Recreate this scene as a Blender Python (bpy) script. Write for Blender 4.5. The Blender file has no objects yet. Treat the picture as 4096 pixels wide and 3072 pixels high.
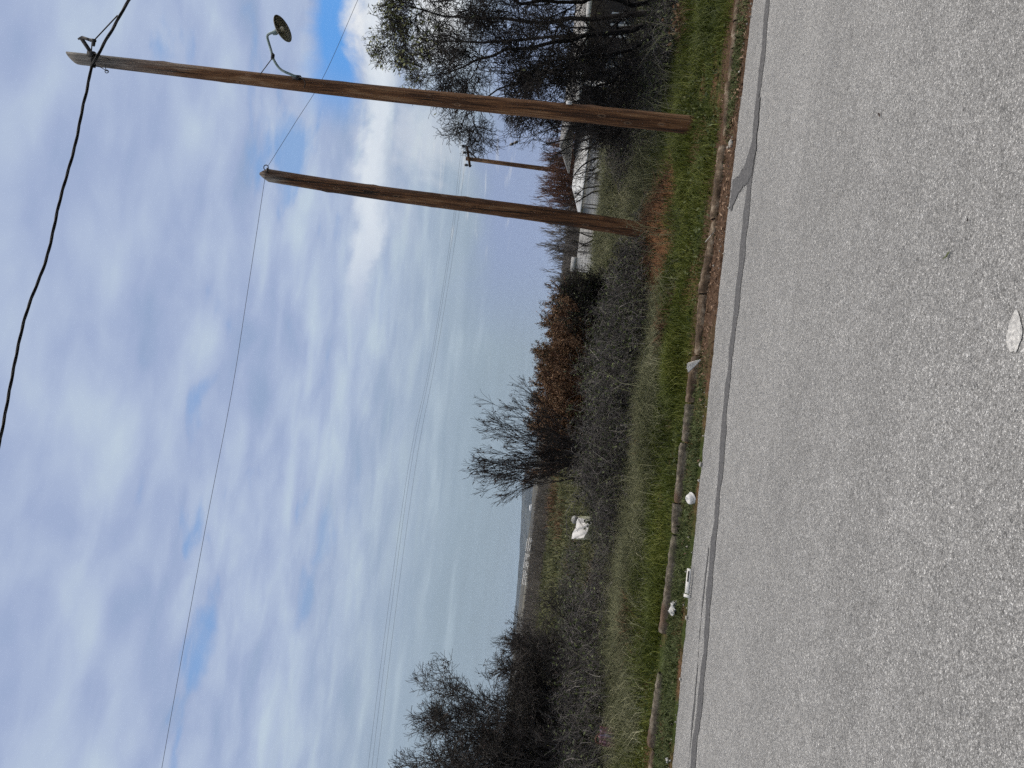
import bpy, math, random
import numpy as np
from mathutils import Vector, Matrix

R = np.random.default_rng(7)
rnd = random.Random(5)
sc = bpy.context.scene
COL = sc.collection

# ------------------------------------------------------------------ camera
FPX, CX, CY = 3076.0, 2048.0, 1536.0          # focal length and centre in pixels of the 4096 x 3072 frame
CAMZ = 1.6
ROLL, PITCH = math.radians(6.5), math.radians(2.83)
_X = np.array([1., 0, 0])
_F = np.array([0, math.cos(PITCH), math.sin(PITCH)])
_Z = np.array([0, -math.sin(PITCH), math.cos(PITCH)])
_D = _X * math.sin(ROLL) - _Z * math.cos(ROLL)   # picture's right = downwards in the world (the phone lay on its side)
_U = _X * math.cos(ROLL) + _Z * math.sin(ROLL)   # picture's top = to the right in the world
CAM = np.array([0, 0, CAMZ])
cd = bpy.data.cameras.new("Camera")
cam = bpy.data.objects.new("Camera", cd)
COL.objects.link(cam)
mw = Matrix.Identity(4)
for i in range(3):
    mw[i][0], mw[i][1], mw[i][2], mw[i][3] = _D[i], _U[i], -_F[i], CAM[i]
cam.matrix_world = mw
cd.sensor_fit = 'HORIZONTAL'
cd.sensor_width = 36.0
cd.lens = FPX / 4096 * 36
cd.clip_start, cd.clip_end = 0.05, 30000
sc.camera = cam


def ray(x, y):
    return _D * (x - CX) / FPX + _U * (CY - y) / FPX + _F


def P(x, y, Y):
    """point at distance Y (along the world's y axis) on the sight line of photo point x, y"""
    d = ray(x, y)
    return CAM + d * (Y / d[1])


def G(x, y, z=0.0):
    d = ray(x, y)
    return CAM + d * ((z - CAMZ) / d[2])


# ------------------------------------------------------------------ world, sun, exposure
SUN_EL, SUN_AZ = math.radians(40), math.radians(72)      # azimuth measured from straight ahead to the right
w = bpy.data.worlds.new("World")
sc.world = w
w.use_nodes = True
nt = w.node_tree
nt.nodes.clear()


class NT:
    def __init__(s, tree): s.t = tree
    def n(s, typ, **kw):
        nd = s.t.nodes.new(typ)
        for k, v in kw.items():
            if k.startswith('i_'):
                nd.inputs[k[2:].replace('_', ' ')].default_value = v
            else:
                setattr(nd, k, v)
        return nd
    def l(s, a, b): s.t.links.new(a, b)
    def put(s, sock, v):
        if isinstance(v, bpy.types.NodeSocket): s.l(v, sock)
        elif isinstance(v, (tuple, list)) and len(v) == 3 and sock.type == 'RGBA': sock.default_value = (*v, 1)
        else: sock.default_value = v
    def math(s, op, a, b=0.0, c=0.0, clamp=False):
        nd = s.n('ShaderNodeMath', operation=op, use_clamp=clamp)
        for k, v in enumerate((a, b, c)): s.put(nd.inputs[k], v)
        return nd.outputs[0]
    def vmath(s, op, a, b=(0, 0, 0), out=0):
        nd = s.n('ShaderNodeVectorMath', operation=op)
        s.put(nd.inputs[0], a); s.put(nd.inputs[1], b)
        return nd.outputs[out]
    def mix(s, f, a, b, blend='MIX'):
        nd = s.n('ShaderNodeMix', data_type='RGBA', blend_type=blend)
        s.put(nd.inputs[0], f); s.put(nd.inputs[6], a); s.put(nd.inputs[7], b)
        return nd.outputs[2]
    def ramp(s, f, stops, interp='LINEAR'):
        nd = s.n('ShaderNodeValToRGB')
        cr = nd.color_ramp
        cr.interpolation = interp
        while len(cr.elements) < len(stops): cr.elements.new(0.5)
        for e, (p, c) in zip(cr.elements, stops):
            e.position = p
            e.color = (c, c, c, 1) if isinstance(c, (int, float)) else (*c, 1)
        s.l(f, nd.inputs[0])
        return nd.outputs[0]
    def smooth(s, v, a, b):
        nd = s.n('ShaderNodeMapRange', interpolation_type='SMOOTHSTEP')
        s.put(nd.inputs[0], v)
        nd.inputs[1].default_value = a; nd.inputs[2].default_value = b
        return nd.outputs[0]
    def noise(s, vec, scale, detail=5, rough=.55, dist=0.0):
        nd = s.n('ShaderNodeTexNoise')
        nd.inputs['Scale'].default_value = scale; nd.inputs['Detail'].default_value = detail
        nd.inputs['Roughness'].default_value = rough; nd.inputs['Distortion'].default_value = dist
        s.l(vec, nd.inputs['Vector'])
        return nd.outputs['Fac']


T = NT(nt)
tc = T.n('ShaderNodeTexCoord')
dirn = T.vmath('NORMALIZE', tc.outputs['Generated'])
sep = T.n('ShaderNodeSeparateXYZ'); T.l(dirn, sep.inputs[0])
z = T.math('MAXIMUM', sep.outputs[2], 0.0)
zc = T.math('ADD', z, 0.10)
px = T.math('DIVIDE', sep.outputs[0], zc)
py = T.math('DIVIDE', sep.outputs[1], zc)
cmb = T.n('ShaderNodeCombineXYZ'); T.l(px, cmb.inputs[0]); T.l(py, cmb.inputs[1])
cp = cmb.outputs[0]
sky = T.n('ShaderNodeTexSky', sky_type='NISHITA', sun_disc=False, sun_elevation=SUN_EL, sun_rotation=SUN_AZ,
          air_density=1.0, dust_density=1.0, ozone_density=1.5)
cs = T.vmath('MULTIPLY', cp, (.70, 1.0, 1.0))
n1 = T.noise(cs, 2.7, 7, .46, .3)
n2 = T.noise(T.vmath('ADD', cs, (7.3, 2.1, 0)), 6.2, 7, .46, .3)
n3 = T.noise(T.vmath('ADD', cs, (3.3, 9.1, 2)), 2.6, 6, .5, .4)
zz = T.math('ADD', z, T.math('MULTIPLY', T.math('SUBTRACT', n1, .5), .16))
# a closed cloud sheet: colours in units of the sky texture (background strength 0.1)
base = T.ramp(zz, [(0.0, (.275, .345, .415)), (.10, (.305, .385, .465)), (.20, (.365, .45, .54)), (.275, (.44, .53, .635)),
                   (.33, (.41, .49, .68)), (.50, (.415, .49, .71)), (1.0, (.46, .54, .74))])
tone = T.math('ADD', T.math('MULTIPLY', n1, .5), T.math('MULTIPLY', n2, .5))
sheet = T.ramp(tone, [(.36, (.285, .38, .575)), (.45, (.355, .435, .635)), (.53, (.43, .515, .69)), (.64, (.53, .63, .735))])
c = T.mix(T.math('MULTIPLY', T.smooth(z, .08, .31), .88), base, sheet)
blue = T.math('MULTIPLY', T.smooth(T.math('ADD', T.math('MULTIPLY', n3, .6), T.math('MULTIPLY', n2, .4)), .445, .355), T.smooth(z, .2, .34))
c = T.mix(T.math('MULTIPLY', blue, .8), c, (.20, .37, .68))
# streaks in the low sky
strv = T.n('ShaderNodeCombineXYZ')
T.l(T.math('MULTIPLY', sep.outputs[0], 5.0), strv.inputs[0]); T.l(T.math('MULTIPLY', sep.outputs[2], 42.0), strv.inputs[2])
T.l(T.math('MULTIPLY', sep.outputs[1], 3.0), strv.inputs[1])
n4 = T.noise(strv.outputs[0], 1.0, 5, .55, .2)
c = T.mix(T.math('MULTIPLY', T.math('MULTIPLY', T.smooth(n4, .5, .75), T.smooth(z, .05, .12)), T.math('MULTIPLY', T.smooth(z, .34, .22), .55)), c, (.52, .62, .70))


def lobe(x, y, r0, r1):
    d = ray(x, y); d = d / np.linalg.norm(d)
    dot = T.vmath('DOT_PRODUCT', dirn, tuple(float(k) for k in d), 1)
    return T.smooth(dot, math.cos(math.radians(r0)), math.cos(math.radians(r1)))


# darker slate bank low on the right, bright cumulus and a blue slot above it
nb = T.noise(dirn, 8.0, 8, .55, .4)
zw = T.math('ADD', z, T.math('MULTIPLY', T.math('SUBTRACT', nb, .5), .10))
slot = T.math('MULTIPLY', lobe(1440, 0, 9, 3), T.math('MULTIPLY', T.smooth(zw, .262, .285), T.smooth(zw, .335, .305)))
c = T.mix(T.math('MULTIPLY', slot, .92), c, (.10, .34, .80))
glow = T.math('MAXIMUM', lobe(1600, 10, 7, 3), T.math('MULTIPLY', lobe(1640, 400, 11, 3), .34))
cum = T.math('MULTIPLY', T.math('MULTIPLY', glow, T.smooth(nb, .62, .42)), T.math('MULTIPLY', T.smooth(zw, .285, .26), T.smooth(zw, .10, .17)))
c = T.mix(cum, c, (.86, .87, .88))
rim = T.math('MULTIPLY', lobe(1500, 560, 14, 4), T.math('MULTIPLY', T.smooth(zw, .225, .243), T.smooth(zw, .268, .25)))
c = T.mix(T.math('MULTIPLY', rim, .75), c, (.78, .83, .88))
bank = T.math('MULTIPLY', lobe(2140, 560, 16, 5), T.smooth(zw, .150, .085))
c = T.mix(T.math('MULTIPLY', bank, .9), c, (.275, .345, .545))
nb2 = T.noise(strv.outputs[0], 2.6, 6, .55, .5)
spots = T.math('MULTIPLY', lobe(1900, 680, 7, 1.5), T.smooth(nb2, .56, .80))
c = T.mix(T.math('MULTIPLY', spots, .8), c, (.80, .80, .78))
# extra sky brightness added overhead, outside the view, to light the ground
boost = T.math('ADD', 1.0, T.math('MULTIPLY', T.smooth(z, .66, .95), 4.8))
overhead_tint = T.smooth(z, .62, .80)  # warm neutral tint so the added overhead light is not blue
c = T.mix(overhead_tint, c, (.60, .555, .50))
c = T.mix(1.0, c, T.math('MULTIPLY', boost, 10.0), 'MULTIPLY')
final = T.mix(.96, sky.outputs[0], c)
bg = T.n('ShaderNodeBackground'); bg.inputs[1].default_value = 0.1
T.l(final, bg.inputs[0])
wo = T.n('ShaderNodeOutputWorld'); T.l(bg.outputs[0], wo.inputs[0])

sl = bpy.data.lights.new("Sun", 'SUN')
sl.energy, sl.angle, sl.color = 1.5, math.radians(24), (1, .93, .84)
so = bpy.data.objects.new("Sun", sl)
COL.objects.link(so)
sd = Vector((math.sin(SUN_AZ) * math.cos(SUN_EL), math.cos(SUN_AZ) * math.cos(SUN_EL), math.sin(SUN_EL)))
so.rotation_euler = sd.to_track_quat('Z', 'Y').to_euler()

sc.view_settings.view_transform = 'Standard'
sc.view_settings.look = 'None'
sc.view_settings.exposure = 0.0
sc.view_settings.gamma = 1.0
sc.cycles.max_bounces = 6
sc.cycles.volume_bounces = 0
sc.cycles.use_denoising = False


# ------------------------------------------------------------------ materials
def material(name, stops, scale=6, detail=6, stretch=(1, 1, 1), rough=.85, bump=0.0, bscale=None, island=None, metal=0.0,
             extra=None, spec=.3):
    """base colour from a noise ramp in object space; island = amount of per-piece random variation"""
    m = bpy.data.materials.new(name)
    m.use_nodes = True
    t = NT(m.node_tree)
    b = m.node_tree.nodes['Principled BSDF']
    tco = t.n('ShaderNodeTexCoord')
    mp = t.n('ShaderNodeMapping'); mp.inputs['Scale'].default_value = stretch
    t.l(tco.outputs['Object'], mp.inputs[0])
    f = t.noise(mp.outputs[0], scale, detail, .6)
    f2 = t.smooth(f, .28, .72)
    if island:
        g = t.n('ShaderNodeNewGeometry')
        f2 = t.math('ADD', t.math('MULTIPLY', f2, 1 - island), t.math('MULTIPLY', g.outputs['Random Per Island'], island))
    col = t.ramp(f2, stops)
    if extra: col = extra(t, col, mp.outputs[0], tco)
    t.l(col, b.inputs['Base Color'])
    b.inputs['Roughness'].default_value = rough
    b.inputs['Metallic'].default_value = metal
    b.inputs['Specular IOR Level'].default_value = spec
    if bump:
        bp = t.n('ShaderNodeBump'); bp.inputs['Strength'].default_value = bump; bp.inputs['Distance'].default_value = .02
        fb = t.noise(mp.outputs[0], bscale or scale * 3, 6, .65)
        t.l(fb, bp.inputs['Height']); t.l(bp.outputs[0], b.inputs['Normal'])
    return m


def asphalt():
    m = bpy.data.materials.new("chip_seal_asphalt")
    m.use_nodes = True
    t = NT(m.node_tree)
    b = m.node_tree.nodes['Principled BSDF']
    co = t.n('ShaderNodeTexCoord').outputs['Object']
    v = t.n('ShaderNodeTexVoronoi'); v.inputs['Scale'].default_value = 150
    wv = t.n('ShaderNodeTexNoise'); wv.inputs['Scale'].default_value = 60
    t.l(co, wv.inputs['Vector'])
    jit = t.vmath('ADD', co, t.vmath('SCALE', wv.outputs['Color'], (0, 0, 0)))
    m.node_tree.nodes[-2].inputs[3].default_value = .006
    t.l(jit, v.inputs['Vector'])
    v2 = t.n('ShaderNodeTexVoronoi'); v2.inputs['Scale'].default_value = 90
    t.l(jit, v2.inputs['Vector'])
    s1 = t.n('ShaderNodeSeparateColor'); t.l(v.outputs['Color'], s1.inputs[0])
    s2 = t.n('ShaderNodeSeparateColor'); t.l(v2.outputs['Color'], s2.inputs[0])
    chip = t.ramp(s1.outputs[0], [(0, .05), (.14, .16), (.55, .27), (.9, .38), (1, .68)])
    chip2 = t.ramp(s2.outputs[0], [(0, .04), (.13, .17), (.75, .28), (.93, .38), (1, .68)])
    col = t.mix(.4, chip, chip2)
    gap = t.smooth(v.outputs['Distance'], .30, .62)
    col = t.mix(t.math('MULTIPLY', gap, .55), col, (.07, .07, .072))
    big = t.noise(co, .55, 6, .6)
    col = t.mix(1.0, col, t.ramp(big, [(.25, (.96, .965, .96)), (.5, (1.10, 1.105, 1.10)), (.75, (1.21, 1.215, 1.205))]), 'MULTIPLY')
    med = t.noise(co, 7, 4, .6)
    col = t.mix(1.0, col, t.ramp(med, [(.2, .84), (.5, 1.0), (.8, 1.13)]), 'MULTIPLY')
    # wheel tracks polished along the road
    mp = t.n('ShaderNodeMapping'); mp.inputs['Scale'].default_value = (.05, 1.1, 1); t.l(co, mp.inputs[0])
    tr = t.noise(mp.outputs[0], 1.0, 3, .5)
    col = t.mix(1.0, col, t.ramp(tr, [(.3, .92), (.7, 1.07)]), 'MULTIPLY')
    t.l(col, b.inputs['Base Color'])
    b.inputs['Roughness'].default_value = .88
    b.inputs['Specular IOR Level'].default_value = .25
    bp = t.n('ShaderNodeBump'); bp.inputs['Strength'].default_value = .9; bp.inputs['Distance'].default_value = .006
    t.l(t.math('MULTIPLY_ADD', v.outputs['Distance'], -1.0, t.math('MULTIPLY', s2.outputs[1], .5)), bp.inputs['Height'])
    t.l(bp.outputs[0], b.inputs['Normal'])
    return m


def wood_pole(name, grey_from, red=1.0, tone=1.0):
    """weathered creosoted wood: streaks along the grain, checks, knots, grey towards the exposed top"""
    m = bpy.data.materials.new(name)
    m.use_nodes = True
    t = NT(m.node_tree)
    b = m.node_tree.nodes['Principled BSDF']
    co = t.n('ShaderNodeTexCoord').outputs['Object']
    def mapped(s):
        mp = t.n('ShaderNodeMapping'); mp.inputs['Scale'].default_value = s; t.l(co, mp.inputs[0]); return mp.outputs[0]
    grain = t.noise(mapped((1, 1, .035)), 55, 6, .65, .3)
    broad = t.noise(mapped((1, 1, .12)), 7, 5, .6)
    f = t.math('MULTIPLY_ADD', t.math('SUBTRACT', t.math('ADD', t.math('MULTIPLY', grain, .5), t.math('MULTIPLY', broad, .5)), .5), 1.45, .5)
    k = tone
    col = t.ramp(f, [(.32, (.020 * k, .009 * k, .004 * k)), (.45, (.072 * k, .032 * k, .014 * k)), (.54, (.145 * k, .070 * k * (2 - red), .028 * k)),
                     (.68, (.25 * k, .155 * k, .085 * k))])
    crack = t.noise(mapped((1, 1, .012)), 26, 3, .5, .5)
    col = t.mix(t.math('MULTIPLY', t.smooth(crack, .405, .37), .9), col, (.012, .008, .005))
    kn = t.n('ShaderNodeTexVoronoi'); kn.inputs['Scale'].default_value = 6.5
    t.l(mapped((1, 1, .42)), kn.inputs['Vector'])
    col = t.mix(t.math('MULTIPLY', t.smooth(kn.outputs['Distance'], .10, .04), .8), col, (.02, .011, .006))
    col = t.mix(t.math('MULTIPLY', t.math('MULTIPLY', t.smooth(kn.outputs['Distance'], .17, .12), t.smooth(kn.outputs['Distance'], .07, .11)), .35), col, (.25, .17, .11))
    sz = t.n('ShaderNodeSeparateXYZ'); t.l(co, sz.inputs[0])
    gz = t.math('ADD', sz.outputs[2], t.math('MULTIPLY', t.math('SUBTRACT', broad, .5), 3.0))
    grey = t.ramp(grain, [(.3, (.075, .07, .062)), (.5, (.19, .18, .165)), (.7, (.31, .30, .28))])
    col = t.mix(t.math('MULTIPLY', t.smooth(gz, grey_from, grey_from + 1.1), .9), col, grey)
    t.l(col, b.inputs['Base Color'])
    b.inputs['Roughness'].default_value = .82
    b.inputs['Specular IOR Level'].default_value = .25
    bp = t.n('ShaderNodeBump'); bp.inputs['Strength'].default_value = .8; bp.inputs['Distance'].default_value = .012
    t.l(t.math('ADD', grain, t.smooth(crack, .35, .39)), bp.inputs['Height']); t.l(bp.outputs[0], b.inputs['Normal'])
    return m


def _gx(x, y):
    p = G(x, y, .1)
    return float(p[0]), float(p[1])
DUGC = [(_gx(2652, 1060), .72, 1.2), (_gx(2697, 775), .48, .85), (_gx(2655, 890), .50, .6)]


def ground_mat():
    m = bpy.data.materials.new("verge_soil_and_fields")
    m.use_nodes = True
    t = NT(m.node_tree)
    b = m.node_tree.nodes['Principled BSDF']
    co = t.n('ShaderNodeTexCoord').outputs['Object']
    s = t.n('ShaderNodeSeparateXYZ'); t.l(co, s.inputs[0])
    fine = t.noise(co, 22, 8, .65)
    mid = t.noise(co, 1.6, 6, .6)
    big = t.noise(co, .06, 6, .6)
    soil = t.ramp(fine, [(.25, (.030, .017, .010)), (.5, (.085, .048, .026)), (.75, (.17, .105, .06))])
    turf = t.ramp(fine, [(.3, (.012, .018, .004)), (.55, (.035, .048, .012)), (.75, (.075, .085, .03))])
    near = t.mix(t.smooth(mid, .62, .44), soil, turf)
    field = t.ramp(t.noise(co, .9, 8, .7), [(.3, (.035, .042, .014)), (.5, (.085, .09, .035)), (.7, (.15, .14, .065))])
    far = t.ramp(big, [(.35, (.03, .028, .02)), (.5, (.055, .052, .034)), (.62, (.075, .07, .045))])
    for (dx0, dy0), da_, db_ in DUGC:
        qx = t.math('DIVIDE', t.math('SUBTRACT', s.outputs[0], dx0), da_); qy = t.math('DIVIDE', t.math('SUBTRACT', s.outputs[1], dy0), db_)
        dd_ = t.math('ADD', t.math('ADD', t.math('MULTIPLY', qx, qx), t.math('MULTIPLY', qy, qy)), t.math('MULTIPLY', t.math('SUBTRACT', mid, .5), 1.2))
        earth = t.ramp(fine, [(.25, (.040, .019, .009)), (.5, (.115, .055, .026)), (.75, (.21, .115, .058))])
        near = t.mix(t.smooth(dd_, 1.2, .5), near, earth)
    strip_ = t.math('MULTIPLY', t.smooth(t.math('ADD', s.outputs[0], t.math('MULTIPLY', t.math('SUBTRACT', mid, .5), 1.6)), -.1, .9), t.smooth(t.math('ADD', s.outputs[1], t.math('MULTIPLY', t.math('SUBTRACT', mid, .5), .35)), 9.02, 8.86))
    near = t.mix(strip_, near, t.ramp(fine, [(.25, (.024, .014, .009)), (.5, (.062, .037, .023)), (.75, (.125, .080, .052))]))
    c1 = t.mix(t.smooth(s.outputs[1], 15, 22), near, field)
    c2 = t.mix(t.smooth(s.outputs[1], 85, 200), c1, far)
    t.l(c2, b.inputs['Base Color'])
    b.inputs['Roughness'].default_value = .95
    b.inputs['Specular IOR Level'].default_value = .1
    bp = t.n('ShaderNodeBump'); bp.inputs['Strength'].default_value = .8; bp.inputs['Distance'].default_value = .03
    t.l(fine, bp.inputs['Height']); t.l(bp.outputs[0], b.inputs['Normal'])
    return m


def moss(t, col, vec, tco):
    f = t.noise(tco.outputs['Object'], 2.2, 5, .6)
    col = t.mix(t.math('MULTIPLY', t.smooth(f, .50, .62), .65), col, (.058, .062, .028))
    f2 = t.noise(t.vmath('ADD', tco.outputs['Object'], (5, 3, 1)), 1.1, 4, .6)
    return t.mix(t.math('MULTIPLY', t.smooth(f2, .52, .66), .75), col, (.085, .046, .027))


M_ASPH = asphalt()
M_SEAL = material("bitumen_crack_seal", [(0, (.045, .045, .047)), (.6, (.070, .070, .073)), (1, (.115, .115, .117))], 40, 6, rough=.75, bump=.4)
M_GROUND = ground_mat()
M_KERB = material("weathered_concrete", [(0, (.045, .038, .029)), (.5, (.10, .086, .066)), (1, (.20, .178, .14))], 14, 8, rough=.92, bump=1.0, bscale=45, extra=moss)
M_KERBR = material('earth_stained_concrete', [(0, (.026, .017, .010)), (.45, (.068, .046, .029)), (.75, (.118, .086, .058)), (1, (.22, .18, .135))], 9, 8, rough=.95, bump=.9, bscale=50)
M_POLE_A = wood_pole("pole_wood_tall", 6.9, 1.03, .95)
M_POLE_B = wood_pole("pole_wood_short", 5.9, 1.04, .84)
M_POLE_C = wood_pole("pole_wood_far", 30, 1.0, .6)
M_IRON = material("dark_galvanised_iron", [(0, (.015, .015, .016)), (1, (.05, .05, .052))], 20, rough=.6, metal=.3)
M_CABLE = material("black_cable_sheath", [(0, (.006, .006, .007)), (1, (.014, .014, .016))], 30, rough=.55)
M_WIRE = material("thin_steel_wire", [(0, (.03, .032, .04)), (1, (.06, .065, .08))], 30, rough=.6)
M_ARM = material("painted_grey_green_steel", [(0, (.13, .19, .19)), (.5, (.20, .27, .27)), (1, (.27, .33, .33))], 9, rough=.55, metal=.1, bump=.1)
M_SHADE = material("lamp_enamel", [(0, (.075, .075, .06)), (.6, (.13, .13, .105)), (1, (.19, .19, .16))], 10, rough=.45)
M_BULB = material("bulb_glass", [(0, (.5, .48, .38)), (1, (.62, .6, .5))], 5, rough=.15, spec=.6)
M_PLATE = material("aluminium_plate", [(0, (.38, .39, .40)), (1, (.58, .59, .60))], 20, rough=.5, metal=.2)
M_INK = material("black_ink", [(0, (.01, .01, .01)), (1, (.03, .03, .03))], 20, rough=.7)
M_CERAMIC = material("brown_black_ceramic", [(0, (.008, .007, .008)), (1, (.03, .025, .025))], 10, rough=.25, spec=.5)
M_THORN = material("grey_thorn_twigs", [(0, (.012, .011, .010)), (.5, (.036, .032, .030)), (.85, (.075, .067, .060)), (1, (.15, .135, .12))], 3, rough=.9, island=.75)
M_BARK = material("dark_bark", [(0, (.008, .007, .006)), (.6, (.022, .018, .016)), (1, (.048, .041, .036))], 14, stretch=(1, 1, .3), rough=.95)
M_TWIG = material("dark_twigs", [(0, (.008, .007, .007)), (.6, (.020, .017, .016)), (1, (.042, .036, .032))], 3, rough=.9, island=.7)
M_CANE = material("grey_bramble_canes", [(0, (.018, .016, .016)), (.45, (.055, .050, .049)), (.8, (.13, .12, .115)), (1, (.36, .335, .30))], 3, rough=.9, island=.75)
M_REDTW = material("reddish_shoots", [(0, (.05, .025, .018)), (.6, (.13, .066, .045)), (1, (.22, .125, .085))], 3, rough=.9, island=.7)
M_GREYTW = material("pale_grey_twigs", [(0, (.07, .063, .058)), (.6, (.15, .135, .125)), (1, (.25, .225, .205))], 3, rough=.9, island=.7)
M_LEAFD = material("dark_green_leaves", [(0, (.010, .014, .006)), (.5, (.030, .040, .014)), (1, (.07, .085, .03))], 3, rough=.6, island=.8)
M_LEAFG = material("olive_green_leaves", [(0, (.020, .028, .008)), (.5, (.05, .066, .018)), (1, (.11, .13, .045))], 3, rough=.6, island=.8)
M_LEAFR = material("rusty_brown_leaves", [(0, (.045, .024, .012)), (.4, (.125, .066, .032)), (.75, (.20, .115, .060)), (1, (.34, .23, .13))], 3, rough=.7, island=.8)
M_LEAFP = material("pale_yellow_green_leaves", [(0, (.10, .11, .03)), (.5, (.20, .22, .08)), (1, (.36, .36, .18))], 3, rough=.55, island=.8)
M_BERRY = material("dark_dry_leaves", [(0, (.015, .010, .010)), (1, (.05, .03, .025))], 3, rough=.8, island=.8)
M_GRASS = material("green_grass_blades", [(0, (.022, .031, .003)), (.4, (.060, .078, .006)), (.75, (.115, .132, .014)), (1, (.21, .205, .055))], .9, rough=.6, island=.55)
M_WEED = material("low_weed_leaves", [(0, (.018, .028, .005)), (.5, (.050, .068, .014)), (.85, (.09, .105, .032)), (1, (.2, .19, .09))], 1.3, rough=.65, island=.65)
M_DRY = material("pale_dry_grass", [(0, (.036, .040, .016)), (.4, (.088, .093, .044)), (.75, (.17, .172, .095)), (1, (.42, .40, .27))], .8, rough=.75, island=.65)
M_FIELD = material("field_grass_tufts", [(0, (.030, .034, .011)), (.5, (.066, .070, .027)), (.85, (.12, .112, .05)), (1, (.22, .19, .11))], .25, rough=.75, island=.5)
M_DEAD = material("dead_brown_stems", [(0, (.028, .014, .008)), (.5, (.088, .043, .022)), (.85, (.165, .09, .045)), (1, (.32, .21, .12))], 2, rough=.85, island=.7)
M_LITTER = material("fallen_leaves", [(0, (.045, .026, .018)), (.5, (.13, .078, .05)), (.85, (.23, .15, .10)), (1, (.38, .29, .2))], 5, rough=.8, island=.85)
M_STONE = material("pale_gravel", [(0, (.12, .112, .10)), (.5, (.25, .24, .215)), (1, (.46, .45, .41))], 5, rough=.9, island=.8)
M_PAPER = material("white_litter", [(0, (.42, .42, .41)), (1, (.58, .58, .565))], 12, rough=.7)
M_CARTON = material("white_carton", [(0, (.44, .44, .43)), (1, (.56, .56, .55))], 12, rough=.5)
M_SHEET = material("white_plastic_sheet", [(0, (.38, .38, .375)), (.6, (.48, .48, .475)), (1, (.56, .56, .555))], 4, rough=.45, bump=.15, bscale=7)
M_BOX = material("grubby_pale_box", [(0, (.20, .21, .14)), (.6, (.32, .33, .24)), (1, (.42, .43, .34))], 5, rough=.7)
M_BAGG = material("grey_film", [(0, (.10, .10, .095)), (.6, (.26, .26, .25)), (1, (.45, .45, .43))], 14, rough=.3)
M_WALL = material("weathered_white_render", [(0, (.27, .27, .265)), (.5, (.43, .43, .42)), (1, (.52, .52, .51))], 1.4, 8, rough=.9, bump=.2)
M_ROOFW = material("pale_sheet_roof", [(0, (.42, .43, .43)), (.6, (.55, .56, .56)), (1, (.62, .63, .62))], .9, 6, rough=.6)
M_DARKW = material("dark_stained_boards", [(0, (.014, .012, .011)), (.6, (.032, .028, .026)), (1, (.06, .053, .048))], 3, stretch=(8, 1, .5), rough=.9)
M_TILE = material("grey_roof_sheet", [(0, (.16, .155, .15)), (.6, (.25, .245, .235)), (1, (.33, .32, .31))], 2, stretch=(6, 1, 1), rough=.8)
M_FASCIA = material("white_painted_wood", [(0, (.42, .42, .40)), (.6, (.58, .58, .56)), (1, (.66, .66, .64))], 4, rough=.7)
M_GLASS = material("dark_window_glass", [(0, (.03, .035, .04)), (1, (.06, .065, .07))], 2, rough=.08, spec=.6)
M_MESHW = material("dull_fence_wire", [(0, (.03, .03, .03)), (1, (.07, .07, .068))], 4, rough=.7, metal=.2)
M_HILLN = material("scrubby_hillside", [(0, (.022, .020, .016)), (.45, (.045, .041, .031)), (.7, (.070, .064, .046)), (1, (.10, .092, .068))], .012, 9, rough=.95)
M_HILLF = material("wooded_far_hills", [(0, (.008, .012, .014)), (.5, (.026, .032, .034)), (1, (.062, .066, .060))], .012, 10, rough=.95)
M_SCRUB = material("bare_far_scrub", [(0, (.03, .026, .024)), (.5, (.085, .075, .066)), (.9, (.15, .135, .115)), (1, (.34, .32, .28))], .2, rough=.95, island=.6)
M_WHITE = material("whitewashed_far_building", [(0, (.62, .62, .60)), (1, (.78, .78, .76))], .3, rough=.8)


# ------------------------------------------------------------------ builders
def tag(o, label=None, cat=None, group=None, kind=None):
    if label: o['label'] = label
    if cat: o['category'] = cat
    if group: o['group'] = group
    if kind: o['kind'] = kind
    return o


def empty(name, loc, label, cat, group=None):
    o = bpy.data.objects.new(name, None)
    o.location = tuple(float(k) for k in loc)
    COL.objects.link(o)
    return tag(o, label, cat, group)


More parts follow.
